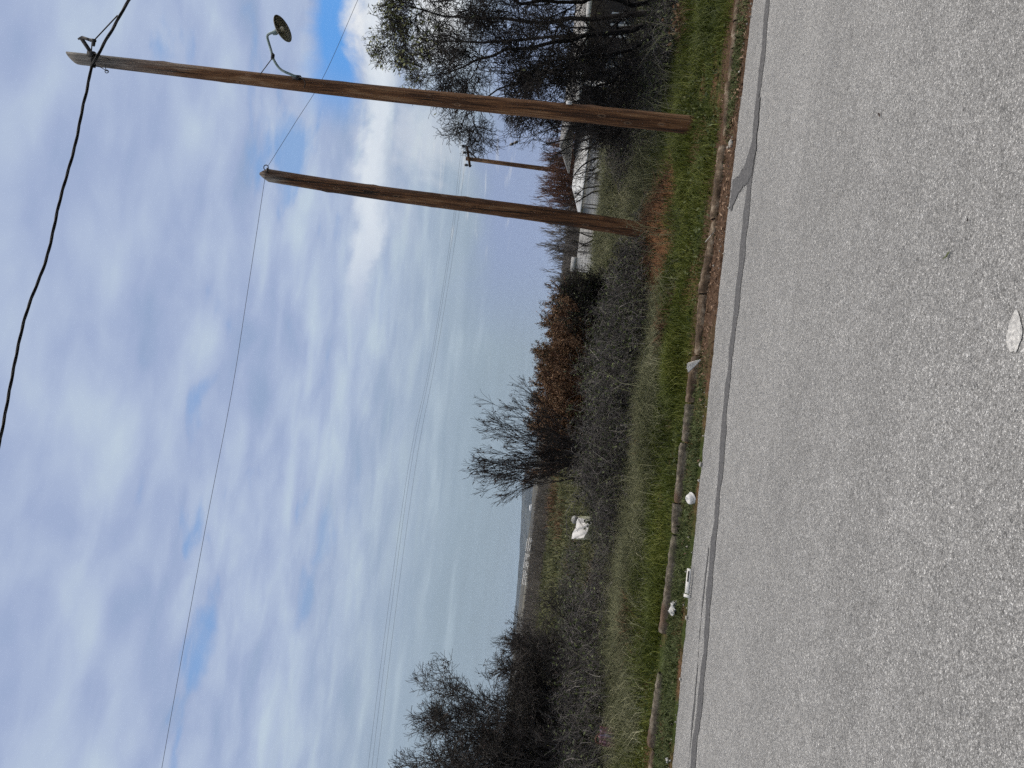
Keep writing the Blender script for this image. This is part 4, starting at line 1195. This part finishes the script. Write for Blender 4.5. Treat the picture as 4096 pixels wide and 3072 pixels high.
# far scrub and hedges: too many to count
sm = Mesh()
N = 2600
Ysc = 60 * (950 / 60) ** (R.random(N) ** .9)
Xsc = (R.random(N) * 1.5 - .75) * Ysc
keep = (Ysc > 75 + 25 * np.sin(Xsc * .05))
Ysc, Xsc = Ysc[keep], Xsc[keep]
N = len(Ysc)
hs_ = (.7 + 1.1 * R.random(N)) * (1 + Ysc / 900)
n_st = 16
bx = np.repeat(Xsc, n_st) + R.normal(size=N * n_st) * 1.2; by = np.repeat(Ysc, n_st) + R.normal(size=N * n_st) * .8
hh = np.repeat(hs_, n_st) * (.5 + .6 * R.random(N * n_st))
P0 = np.stack([bx, by, np.full(len(bx), -.1)], -1)
dv = np.stack([R.normal(size=len(bx)) * .35, R.normal(size=len(bx)) * .25, np.ones(len(bx))], -1) * hh[:, None]
Pn = np.stack([P0, P0 + dv * .5 + R.normal(size=dv.shape) * .05, P0 + dv], 1)
rr_ = np.maximum(.02, .00035 * by)[:, None] * np.array([1.3, 1, .5])[None]
add_strands(sm, Pn, rr_, 3)
c1, r1 = sprout(Pn, rr_, 3, .7, .6, .1, 3, .1, .2, .8, minr=.012)
add_strands(sm, c1, r1, 3)
tag(sm.build('far_scrub', M_SCRUB), 'grey brown bare scrub covering the plain in the distance', 'scrub', kind='stuff')

# ------------------------------------------------------------------ grass, weeds, litter (stuff)
def scatter(n, x0, x1, y0, y1):
    x = x0 + (x1 - x0) * R.random(n); y = y0 + (y1 - y0) * R.random(n)
    return x, y


def vnoise(x, y, s, seed):
    rr = np.random.default_rng(seed); out = 0
    for k in range(5):
        a = rr.random() * 6.28; fq = s * (1 + .6 * k)
        out = out + np.sin((x * math.cos(a) + y * math.sin(a)) * fq + rr.random() * 6.28) / 5
    return out * 1.6
def ctr(x, y): return G(x, y, .1)
DUG = [(np.array([*c_, 0]), a * .95, b_ * .95) for c_, a, b_ in DUGC]
def dugmask(x, y):
    m = np.zeros_like(x)
    for c_, a, b_ in DUG: m = np.maximum(m, np.exp(-((((x - c_[0]) / a) ** 2 + ((y - c_[1]) / b_) ** 2) * .75) ** 2))
    return m
g = Mesh()
x, y = scatter(230000, -7, 8.5, 8.0, 13.6)
k = y - YK(x)
keep = (k > .07) & (R.random(len(x)) < np.clip(1.15 - .22 * np.maximum(k - 1.6, 0) + .35 * vnoise(x, y, 2.0, 1), .08, 1)) & (R.random(len(x)) > dugmask(x, y) * 1.25) & (R.random(len(x)) < np.clip(k * 3.0, .2, 1))
x, y = x[keep], y[keep]; k = y - YK(x)
h = (.035 + .08 * R.random(len(x))) * (1 + .5 * vnoise(x, y, 2.6, 4) + .45 * vnoise(x, y, .9, 41)) * np.clip(.55 + k * .6, .5, 1.25)
blades(g, np.stack([x, y, H(x, y) - .005], -1), h, .004 + .005 * R.random(len(x)), .55)
x, y = scatter(60000, 1.6, 6.8, 11.6, 17.5)
ok = (R.random(len(x)) < np.clip(.35 + 1.0 * vnoise(x, y, .8, 17), 0, 1)) & (R.random(len(x)) > dugmask(x, y) * 1.25)
x, y = x[ok], y[ok]
blades(g, np.stack([x, y, H(x, y) - .01], -1), .08 + .16 * R.random(len(x)), .005 + .005 * R.random(len(x)), .9)
# tussocks of all sizes
for _ in range(130):
    tx, ty = R.random() * 14 - 6, 8.9 + 3.6 * R.random() ** 1.3
    n_ = int(90 + 260 * R.random()); r_ = .07 + .14 * R.random()
    x, y = tx + R.normal(size=n_) * r_, ty + R.normal(size=n_) * r_ * .8
    ok = (y - YK(x) > .1) & (dugmask(x, y) < .5); x, y = x[ok], y[ok]
    if len(x): blades(g, np.stack([x, y, H(x, y) - .005], -1), (.08 + .14 * R.random()) * (.5 + .7 * R.random(len(x))), .004 + .005 * R.random(len(x)), .8)
# taller lush clumps
for cx_, cy_, sx_, n_, hh_ in ((2712, 1480, .42, 4500, .20), (2680, 1060, .5, 3600, .16), (2690, 1180, .4, 2600, .15), (2600, 1900, .35, 2600, .17), (2625, 2420, .45, 2600, .16), (2760, 170, .5, 3200, .17), (2700, 560, .6, 3500, .15), (2610, 700, .5, 2500, .17), (2650, 1700, .4, 1800, .13)):
    c_ = ctr(cx_, cy_)
    x, y = c_[0] + R.normal(size=n_) * sx_ * .6, c_[1] + R.normal(size=n_) * sx_ * .33
    ok = (y - YK(x) > .12) & (R.random(len(x)) > dugmask(x, y) * 1.25); x, y = x[ok], y[ok]
    blades(g, np.stack([x, y, H(x, y) - .005], -1), hh_ * (.5 + .7 * R.random(len(x))), .005 + .005 * R.random(len(x)), .6)
tag(g.build('grass', M_GRASS), 'short green grass covering the verge behind the kerb', 'grass', kind='stuff')

wd = Mesh()
x, y = scatter(230000, -6, 8.5, 7.2, 9.1)
k = y - YK(x); e_ = y - YE(x)
lush = np.clip(.85 - sst(-.8, .9, x) * .84 + sst(2.7, 3.3, x) * .6, .012, 1)
keep = (e_ > .05) & (k < .12) & (R.random(len(x)) < np.clip(lush * (.75 + .5 * vnoise(x, y, 3.2, 9)), 0, 1)) & (R.random(len(x)) < np.clip(e_ * 5, .1, 1)) & (k < -.07)
x, y = x[keep], y[keep]
blades(wd, np.stack([x, y, H(x, y) - .004], -1), .018 + .05 * R.random(len(x)) ** 1.4, .004 + .006 * R.random(len(x)), 1.1)
# broad leaved weeds scattered over the verge
x, y = scatter(5200, -6, 8, 7.6, 12.5)
k = y - YK(x); ok = (np.abs(k) > .12) & (y - YE(x) > .12) & (R.random(len(x)) < np.where(k < 0, lush_ := np.clip(.6 - sst(-.8, .9, x) * .6 + sst(2.7, 3.3, x) * .4, .01, 1), .55 + .4 * vnoise(x, y, 1.5, 22)))
C_ = np.stack([x, y, H(x, y) + .02 + .05 * R.random(len(x)) * (k > 0)], -1)[ok]
leaf_quads(wd, np.repeat(C_, 3, 0) + R.normal(size=(len(C_) * 3, 3)) * .012, .045, .5, .3)
tag(wd.build('weeds', M_WEED), 'low weeds and moss between the kerb and the road edge', 'weeds', kind='stuff')

dg_ = Mesh()
def dry_patch(cx_, cy_, sx_, sy_, n_, hh_, z_=.1, lean=.75):
    n_ = int(n_ * 1.25)
    c_ = G(cx_, cy_, z_)
    x, y = c_[0] + R.normal(size=n_) * sx_, c_[1] + R.normal(size=n_) * sy_
    ok = (y - YK(x) > .5) & (R.random(len(x)) > dugmask(x, y) * 1.2); x, y = x[ok], y[ok]
    blades(dg_, np.stack([x, y, H(x, y) - .01], -1), hh_ * .74 * (.3 + .8 * R.random(len(x))), .004 + .004 * R.random(len(x)), lean * 1.9)
for a in ((2540, 850, 1.0, 1.1, 6500, .42), (2550, 650, .9, .9, 5500, .45), (2580, 480, .8, .6, 2600, .38), (2600, 330, .9, .5, 3000, .36), (2640, 200, .8, .45, 2600, .35),
          (2530, 1030, 1.2, 1.1, 6500, .45), (2600, 1190, .8, .5, 3600, .5), (2630, 1330, .8, .4, 3200, .42), (2640, 1560, 1.0, .4, 3600, .42), (2620, 1750, .9, .4, 3000, .42),
          (2560, 2050, .9, .45, 3200, .38), (2540, 2250, .9, .7, 3800, .42), (2520, 2450, .9, .6, 3600, .42), (2520, 2650, .8, .5, 3000, .38), (2535, 2850, .7, .4, 1800, .32),
          (2490, 2250, 1.3, .8, 4500, .5), (2480, 2560, 1.1, .7, 3800, .5), (2500, 2120, .8, .6, 2500, .45), (2520, 1950, .9, .5, 2600, .42), (2590, 1480, 1.2, .3, 2600, .42), (2500, 900, 1.2, 1.4, 5000, .5), (2490, 700, 1.2, 1.4, 6500, .55), (2530, 560, .9, 1.0, 4000, .5), (2480, 800, 1.3, 1.2, 5000, .55), (2440, 2300, 1.6, 1.8, 5500, .42), (2470, 1000, 2.2, 1.8, 5200, .5), (2470, 750, 1.6, 1.4, 3600, .5)):
    dry_patch(*a)
x, y = scatter(60000, 2.0, 7.6, 12.9, 20.8)
ok = (R.random(len(x)) < np.clip(.55 + .8 * vnoise(x, y, 1.1, 31), .05, 1)) & (R.random(len(x)) > dugmask(x, y) * 1.2) & (x > 1.6 + .05 * y)
x, y = x[ok], y[ok]
blades(dg_, np.stack([x, y, H(x, y) - .01], -1), (.12 + .30 * R.random(len(x)) ** 1.3) * (1 + .4 * vnoise(x, y, .9, 8)), .004 + .005 * R.random(len(x)), 1.1)
# stray pale culms standing out of brambles and grass
x, y = scatter(1300, -6, 7, 10.2, 14.0)
blades(dg_, np.stack([x, y, H(x, y)], -1), .35 + .5 * R.random(len(x)), .004 + .003 * R.random(len(x)), .8)
tag(dg_.build('dry_grass', M_DRY), 'tall pale dry grass between the green verge and the brambles', 'dry grass', kind='stuff')

fg = Mesh()
n_ = 90000
y = 14 * (95 / 14) ** (R.random(n_)); x = (R.random(n_) * 1.5 - .78) * y
ok = (y > 15 + 2 * np.sin(x)) & ~((x > 2) & (y > 40))
x, y = x[ok], y[ok]
h = (.10 + .22 * R.random(len(x))) * (1 + .5 * vnoise(x, y, .35, 12)) * (1 + y / 90)
blades(fg, np.stack([x, y, H(x, y) - .01], -1), np.maximum(h, .05), (.006 + .006 * R.random(len(x))) * (1 + y / 12), .7)
tag(fg.build('field_grass', M_FIELD), 'olive rough grass of the open field beyond the brambles', 'grass', kind='stuff')

dd = Mesh()
for c_, a, b_ in DUG:
    n_ = int(1700 * a)
    x, y = c_[0] + R.normal(size=n_) * a * .55, c_[1] + R.normal(size=n_) * b_ * .55
    ok = y - YK(x) > .2; x, y = x[ok], y[ok]
    blades(dd, np.stack([x, y, H(x, y) - .005], -1), .05 + .17 * R.random(len(x)) ** 1.6, .004 + .006 * R.random(len(x)), 1.7)
for cx_, cy_ in ((2560, 1400), (2605, 1760), (2400, 2290), (2310, 2290), (2700, 1290), (2770, 90), (2560, 2480), (2230, 2000), (2255, 2090)):
    c_ = ctr(cx_, cy_) if cx_ > 2450 else G(cx_, cy_, .1)
    n_ = 260; s_c = max(1.0, c_[1] / 14)
    x, y = c_[0] + R.normal(size=n_) * .2 * s_c, c_[1] + R.normal(size=n_) * .14 * s_c
    ok = y - YK(x) > .2; x, y = x[ok], y[ok]
    blades(dd, np.stack([x, y, H(x, y)], -1), (.08 + .2 * R.random(len(x))) * s_c, (.006 + .006 * R.random(len(x))) * s_c, 1.0)
tag(dd.build('dead_weeds', M_DEAD), 'flattened rusty brown dead stems on bare earth around the shorter pole', 'dead weeds', kind='stuff')

lt = Mesh()
n_ = 22000
x, y = scatter(n_, -5.5, 8.5, 6.8, 9.6)
k = y - YK(x); e_ = y - YE(x)
dens = np.where(k < 0, .03 + .75 * sst(-.3, 1.6, x), .05 * sst(.4, -.1, k) + .02)
dens = dens * np.where((k < 0) & (x > 3.0), np.clip(1.2 - e_ * 2.6, .15, 1), 1)
ok = (e_ > -.02) & (np.abs(k) > .07) & (R.random(n_) < dens)
C_ = np.stack([x, y, H(x, y) + .006 + .012 * R.random(n_)], -1)[ok]
d_ = len(C_)
az = R.random(d_) * 6.283; s_ = .010 + .024 * R.random(d_) ** 1.5
dx_ = np.stack([np.cos(az), np.sin(az), .35 * R.normal(size=d_)], -1) * s_[:, None]; ax_ = np.stack([-np.sin(az), np.cos(az), .35 * R.normal(size=d_)], -1) * s_[:, None] * .3
lift = np.array([0, 0, 1.0]) * (s_ * .25)[:, None]
lt.add(np.stack([C_ - dx_, C_ + ax_ + lift, C_ + dx_, C_ - ax_ + lift], 1).reshape(-1, 3), np.arange(d_ * 4).reshape(d_, 4))
tag(lt.build('leaf_litter', M_LITTER), 'brown fallen leaves gathered along the kerb and road edge', 'fallen leaves', kind='stuff')

gr = Mesh()
n_ = 2600
x, y = scatter(n_, -5.5, 8.5, 6.8, 9.2)
e_ = y - YE(x)
ok = (e_ > -.10) & (R.random(n_) < np.exp(-np.abs(e_ - .05) / .10)); x, y, e_ = x[ok], y[ok], e_[ok]
oc = np.array([[1, 0, 0], [-1, 0, 0], [0, 1, 0], [0, -1, 0], [0, 0, 1], [0, 0, -1.]]); of = np.array([[0, 2, 4], [2, 1, 4], [1, 3, 4], [3, 0, 4], [2, 0, 5], [1, 2, 5], [3, 1, 5], [0, 3, 5]])
s_ = .004 + .013 * R.random(len(x)) ** 2.5
cc = np.stack([x, y, np.where(e_ < 0, .002, H(x, y)) + s_ * .4], -1)
Vg = cc[:, None] + oc[None] * s_[:, None, None] * (.7 + .6 * R.random((len(x), 6, 1)))
gr.add(Vg.reshape(-1, 3), (np.arange(len(x))[:, None, None] * 6 + of[None]).reshape(-1, 3))
tag(gr.build('gravel', M_STONE), 'pale grit and pebbles along the ragged road edge', 'gravel', kind='stuff')

# pebbles and stones one can tell apart
def stone(x, y, r, label, mat=M_STONE, sq=(1, .8, .6), name='stone', grp=None):
    c_ = G(x, y, .03)
    m = Mesh()
    nu, nv_ = 12, 8
    vs = []
    for i in range(nv_ + 1):
        th = math.pi * i / nv_
        for j in range(nu):
            ph = 2 * math.pi * j / nu
            d = np.array([math.sin(th) * math.cos(ph), math.sin(th) * math.sin(ph), math.cos(th)])
            f = 1 + .22 * math.sin(3.1 * d[0] + 5 * d[1] + x) * math.cos(4 * d[2] + y)
            vs.append(c_ + d * r * f * np.array(sq) + np.array([0, 0, r * sq[2] * .5 - .02]))
    f = np.stack([(lambda i, j: [i * nu + j, i * nu + (j + 1) % nu, (i + 1) * nu + (j + 1) % nu, (i + 1) * nu + j])(i, j) for i in range(nv_) for j in range(nu)])
    m.add(vs, np.array(f))
    return tag(m.build(name, mat, origin=c_), label, 'stone', grp)
stone(2921, 573, .036, 'pale broken stone at the road edge where the dark seal forks', sq=(1.2, .8, .7))
stone(2906, 590, .02, 'small pale stone just behind the broken stone by the seal fork')
stone(2797, 1857, .025, 'white pebble at the road edge between two brown kerb beams')
stone(2740, 2470, .02, 'pale pebble at the road edge beside the crumpled tissue')
stone(2714, 2716, .016, 'tiny white pebble at the road edge by the kerb gap')

# ------------------------------------------------------------------ litter
def crumple(name, label, x, y, sx, sy, sz, mat, seed, cat='paper', z_=.05, n=14):
    rr = np.random.default_rng(seed)
    c_ = G(x, y, z_)
    u = np.linspace(-1, 1, n)
    A, B = np.meshgrid(u, u)
    def w2(a): return sum(np.sin(A * rr.normal() * 4 + B * rr.normal() * 4 + rr.random() * 6) for _ in range(5)) * a / 2.5
    Zs = np.abs(w2(.6)) + rr.random((n, n)) * .18
    V = np.stack([c_[0] + (A * (1 - .35 * np.abs(B)) + w2(.25)) * sx * .85, c_[1] + (B * (1 - .3 * np.abs(A)) + w2(.25)) * sy, H(c_[0], c_[1]) + .012 + Zs * sz], -1).reshape(-1, 3)
    lo = V.copy(); lo[:, 2] -= .002
    f = gridfaces(n, n)
    return tag(Mesh().add(np.concatenate([V, lo]), np.concatenate([f, f[:, ::-1] + n * n])).build(name, mat, origin=(c_[0], c_[1], 0)), label, cat)


# folded paper leaning on the kerb
c_ = G(2790, 1466, .05)
fpm = Mesh()
apx = c_ + np.array([.085, -.085, -.025])
fl_, fr_ = c_ + np.array([-.075, .02, .085]), c_ + np.array([.03, .055, .10])
ring_ = []
for k in range(13):
    u_ = k / 12
    ring_.append(fl_ + (fr_ - fl_) * u_ + np.array([-.004, -.014, .006]) * (1 if k % 2 else -1) + R.normal(size=3) * .003 + np.array([0, 0, .012 * math.sin(math.pi * u_)]))
apx2 = [apx + (p - apx) * .12 for p in ring_]
fpm.add(ring_ + apx2, [[k, k + 1, 13 + k + 1, 13 + k] for k in range(12)])
tag(fpm.build('folded_paper', M_PAPER, origin=c_), 'folded white paper leaning against the brown kerb beam', 'paper')
# round white lid
c_ = G(2772, 2000, .03)
lid = Mesh().lathe(c_ + np.array([0, .03, .026]), (-.35, -.30, .82), [(q_[0] * .86, q_[1] * .86) for q_ in ((0, .022), (.030, .022), (.034, .030), (.048, .030), (.058, .018), (.066, -.012), (.070, -.030), (.078, -.034), (.078, -.040), (.066, -.038), (.058, -.012), (.05, .010), (0, .014))], 28)
tag(lid.build('pot_lid', M_CARTON, smooth=True, origin=c_), 'round white plastic pot or lid lying at the road edge', 'plastic lid')
# white carton with a dark slot
c_ = G(2761, 2325, .02)
ce = empty('carton', (c_[0], c_[1], 0.0), 'long flat white carton with a dark slot lying at the road edge', 'carton')
yw = math.radians(4); CMx = np.array([[math.cos(yw), -math.sin(yw), 0], [math.sin(yw), math.cos(yw), 0], [0, 0, 1.]])
tilt = np.array([[1, 0, 0], [0, .75, -.66], [0, .66, .75]])
CM3 = CMx @ tilt
cb_ = Mesh().box(c_ + np.array([0, 0, .02]), (.24, .046, .012), CM3); cb_.box(c_ + CM3 @ np.array([-.145, 0, 0]) + np.array([0, 0, .018]), (.03, .07, .012), CM3)
cb_.build('body', M_CARTON, ce)
Mesh().box(c_ + np.array([0, 0, .02]) + CM3 @ np.array([.045, 0, .0075]), (.105, .018, .003), CM3).build('slot', M_INK, ce)
crumple('crumpled_tissue', 'crumpled white tissue lying against the mossy kerb beam', 2697, 2432, .085, .07, .09, M_PAPER, 4, 'tissue')
crumple('paper_scrap', 'small white paper scrap in the weeds at the lower picture edge', 2662, 3040, .03, .03, .03, M_PAPER, 9, 'paper')
# pale broken stalk lying on the kerb near the shorter pole
tag(Mesh().tube([G(2822, 968, .07), G(2845, 940, .10), G(2860, 925, .03)], .006, 6).build('stalk', M_STONE, origin=G(2822, 968, .07)), 'pale broken stalk lying across the kerb near the shorter pole', 'stalk')
# fallen leaf on the asphalt, and a darker one
for x_, y_, s2, lb, mt in ((3797, 1022, .024, 'single green leaf lying alone on the asphalt', M_LEAFG), (3525, 460, .016, 'small dark leaf lying on the asphalt nearer the tall pole', M_BERRY), (3880, 1000 - 120, .01, 'tiny dark leaf on the asphalt beside the green leaf', M_BERRY)):
    c_ = G(x_, y_, .0); a = .3 + x_
    d_ = np.array([math.cos(a), math.sin(a), 0]) * s2; e_ = np.array([-math.sin(a), math.cos(a), 0]) * s2 * .32
    up = np.array([0, 0, 1.])
    V = [c_ - d_ + up * .008, c_ - d_ * .4 + e_ + up * .012, c_ + d_ * .4 + e_ * .9 + up * .014, c_ + d_ + up * .02, c_ + d_ * .4 - e_ * .9 + up * .010, c_ - d_ * .4 - e_ + up * .009, c_ - d_ * .3 + up * .006, c_ + d_ * .4 + up * .006]
    tag(Mesh().add(V, [[0, 6, 1], [1, 6, 7, 2], [2, 7, 3], [0, 5, 6], [6, 5, 4, 7], [7, 4, 3]]).build('leaf', mt, origin=c_), lb, 'leaf', 'single leaves on the road')

# white sheet over a discarded box in the field edge
YW = 17.5
w0 = P(2385, 2110, YW)
box_c = P(2362, 2112, YW + .35)
bx_ = Mesh().box(box_c, (.50, .42, .62), np.stack([unit(np.array([1, .25, .1])), unit(np.array([-.25, 1, 0])), unit(np.array([-.12, 0, 1]))], 1))
tag(bx_.build('discarded_box', M_BOX, origin=box_c), 'grubby pale box dumped in the weeds under the white sheet', 'box')
n = 26
u = np.linspace(0, 1, n); A, B = np.meshgrid(u, u)
cn = [P(2313, 2070, YW - .05), P(2284, 2155, YW + .1), P(2336, 2150, YW - .25), P(2366, 2085, YW - .28)]
S_ = (cn[0][None, None] * ((1 - A) * (1 - B))[..., None] + cn[1][None, None] * (A * (1 - B))[..., None] + cn[2][None, None] * (A * B)[..., None] + cn[3][None, None] * ((1 - A) * B)[..., None])
S_ = S_ + np.stack([.012 * np.sin(A * 9 + B * 4), -.05 * np.sin(np.pi * B) * (.6 + .4 * np.sin(A * 5)) - .05 * np.abs(B - .45) - .012 * np.sin(A * 14 + B * 6), .02 * np.sin(np.pi * B) + .010 * np.sin(A * 11 - B * 8)], -1)
V = S_.reshape(-1, 3); lo = V + np.array([0, .012, -.006]); f = gridfaces(n, n)
tag(Mesh().add(np.concatenate([V, lo]), np.concatenate([f, f[:, ::-1] + n * n])).build('plastic_sheet', M_SHEET, smooth=True, origin=w0), 'creased white plastic sheet slumped over a dumped box beyond the brambles', 'plastic sheet')
bgc = P(2302, 2080, YW + .05)
crm = Mesh()
nu, nv_ = 16, 10
vs = []
for i in range(nv_ + 1):
    th = math.pi * i / nv_
    for j in range(nu):
        ph = 6.283 * j / nu
        d = np.array([math.sin(th) * math.cos(ph), math.sin(th) * math.sin(ph), math.cos(th)])
        vs.append(bgc + d * .085 * (1 + .25 * math.sin(7 * d[0] + 3 * d[2]) * math.sin(6 * d[1] + 2)) * np.array([1, .8, 1.1]))
crm.add(vs, np.array([[i * nu + j, i * nu + (j + 1) % nu, (i + 1) * nu + (j + 1) % nu, (i + 1) * nu + j] for i in range(nv_) for j in range(nu)]))
tag(crm.build('plastic_bag', M_BAGG, origin=bgc), 'small crumpled grey plastic bag beside the top of the white sheet', 'plastic bag')

# plaid bag with a grey block at the corner thicket
def plaid():
    m = bpy.data.materials.new("red_and_grey_plaid_cloth"); m.use_nodes = True
    t_ = NT(m.node_tree); b = m.node_tree.nodes['Principled BSDF']
    co = t_.n('ShaderNodeTexCoord').outputs['Object']; s = t_.n('ShaderNodeSeparateXYZ'); t_.l(co, s.inputs[0])
    def bandm(v, fq): return t_.smooth(t_.math('SINE', t_.math('MULTIPLY', v, fq)), .35, .7)
    c1 = t_.mix(bandm(s.outputs[0], 95), (.10, .035, .045), (.30, .16, .19))
    c2 = t_.mix(t_.math('MULTIPLY', bandm(s.outputs[2], 80), .6), c1, (.045, .02, .03))
    c3 = t_.mix(t_.math('MULTIPLY', t_.smooth(t_.math('SINE', t_.math('MULTIPLY', s.outputs[0], 31)), .75, .9), .7), c2, (.30, .25, .38))
    t_.l(c3, b.inputs['Base Color']); b.inputs['Roughness'].default_value = .7
    return m
bc = P(2440, 2948, 10.75)
nu, nv_ = 18, 10
vs = []
for i in range(nv_ + 1):
    v = i / nv_
    for j in range(nu):
        ph = 6.283 * j / nu
        cxp, syp = np.sign(math.cos(ph)) * abs(math.cos(ph)) ** .5, np.sign(math.sin(ph)) * abs(math.sin(ph)) ** .5
        k_ = (1 - .18 * v) * (1 + .05 * math.sin(5 * ph + 6 * v))
        vs.append(bc + np.array([cxp * .135 * k_, syp * .09 * k_, -.13 + .27 * v + .018 * math.sin(4 * ph + 1) * v]))
bgm = Mesh().add(vs, np.array([[i * nu + j, i * nu + (j + 1) % nu, (i + 1) * nu + (j + 1) % nu, (i + 1) * nu + j] for i in range(nv_) for j in range(nu)]))
bgm.f.append([list(range(nu))[::-1], list(range(nv_ * nu, (nv_ + 1) * nu))])
be = empty('plaid_bag', (bc[0], bc[1], bc[2] - .13), 'red and grey plaid bag dumped in brambles at the lower picture edge', 'bag')
bgm.build('body', plaid(), be)
hm = Mesh()
hm.tube(smooth_path([bc + np.array(p) for p in ((-.07, -.09, .10), (-.06, -.11, .18), (0, -.12, .205), (.06, -.11, .18), (.07, -.09, .10))], 16), .009, 6)
hm.build('handle', M_REDTW, be)
stone(2492, 2955, .075, 'grey block lying below the plaid bag', M_BAGG, (1.1, .8, .8), 'stone_block')
# orange-brown withered plant under the big tree
wpn = ctr(2775, 70)
wl = Mesh(); C_ = wpn + R.normal(size=(260, 3)) * np.array([.13, .10, .09]) + np.array([0, .2, .12]); leaf_quads(wl, C_, .07, .5)
st_ = Mesh()
for k in range(9):
    a = rnd.random() * 6.28
    st_.tube([wpn + np.array([0, .2, -.1]), wpn + np.array([.06 * math.cos(a), .2 + .05 * math.sin(a), .05]), wpn + np.array([.15 * math.cos(a), .2 + .1 * math.sin(a), .2])], .004, 4)
we = empty('withered_plant', (wpn[0], wpn[1] + .2, 0), 'withered orange brown leafy plant at the grass edge under the big bare tree', 'plant')
wl.build('leaves', M_LEAFR, we); st_.build('stems', M_DEAD, we)

# ------------------------------------------------------------------ the air
hz = Mesh().box((0, 3800, 62), (17000, 8600, 132)).build('haze', None)
hz.data.materials.clear()
mh = bpy.data.materials.new("air"); mh.use_nodes = True
hn = mh.node_tree; hn.nodes.clear()
pvn = hn.nodes.new('ShaderNodeVolumePrincipled'); pvn.inputs['Color'].default_value = (.62, .79, 1, 1); pvn.inputs['Density'].default_value = .00004
pvn.inputs['Anisotropy'].default_value = .2
oo = hn.nodes.new('ShaderNodeOutputMaterial'); hn.links.new(pvn.outputs[0], oo.inputs['Volume'])
hz.data.materials.append(mh)
tag(hz, 'thin blue haze filling the air over the plain', 'haze', kind='stuff')
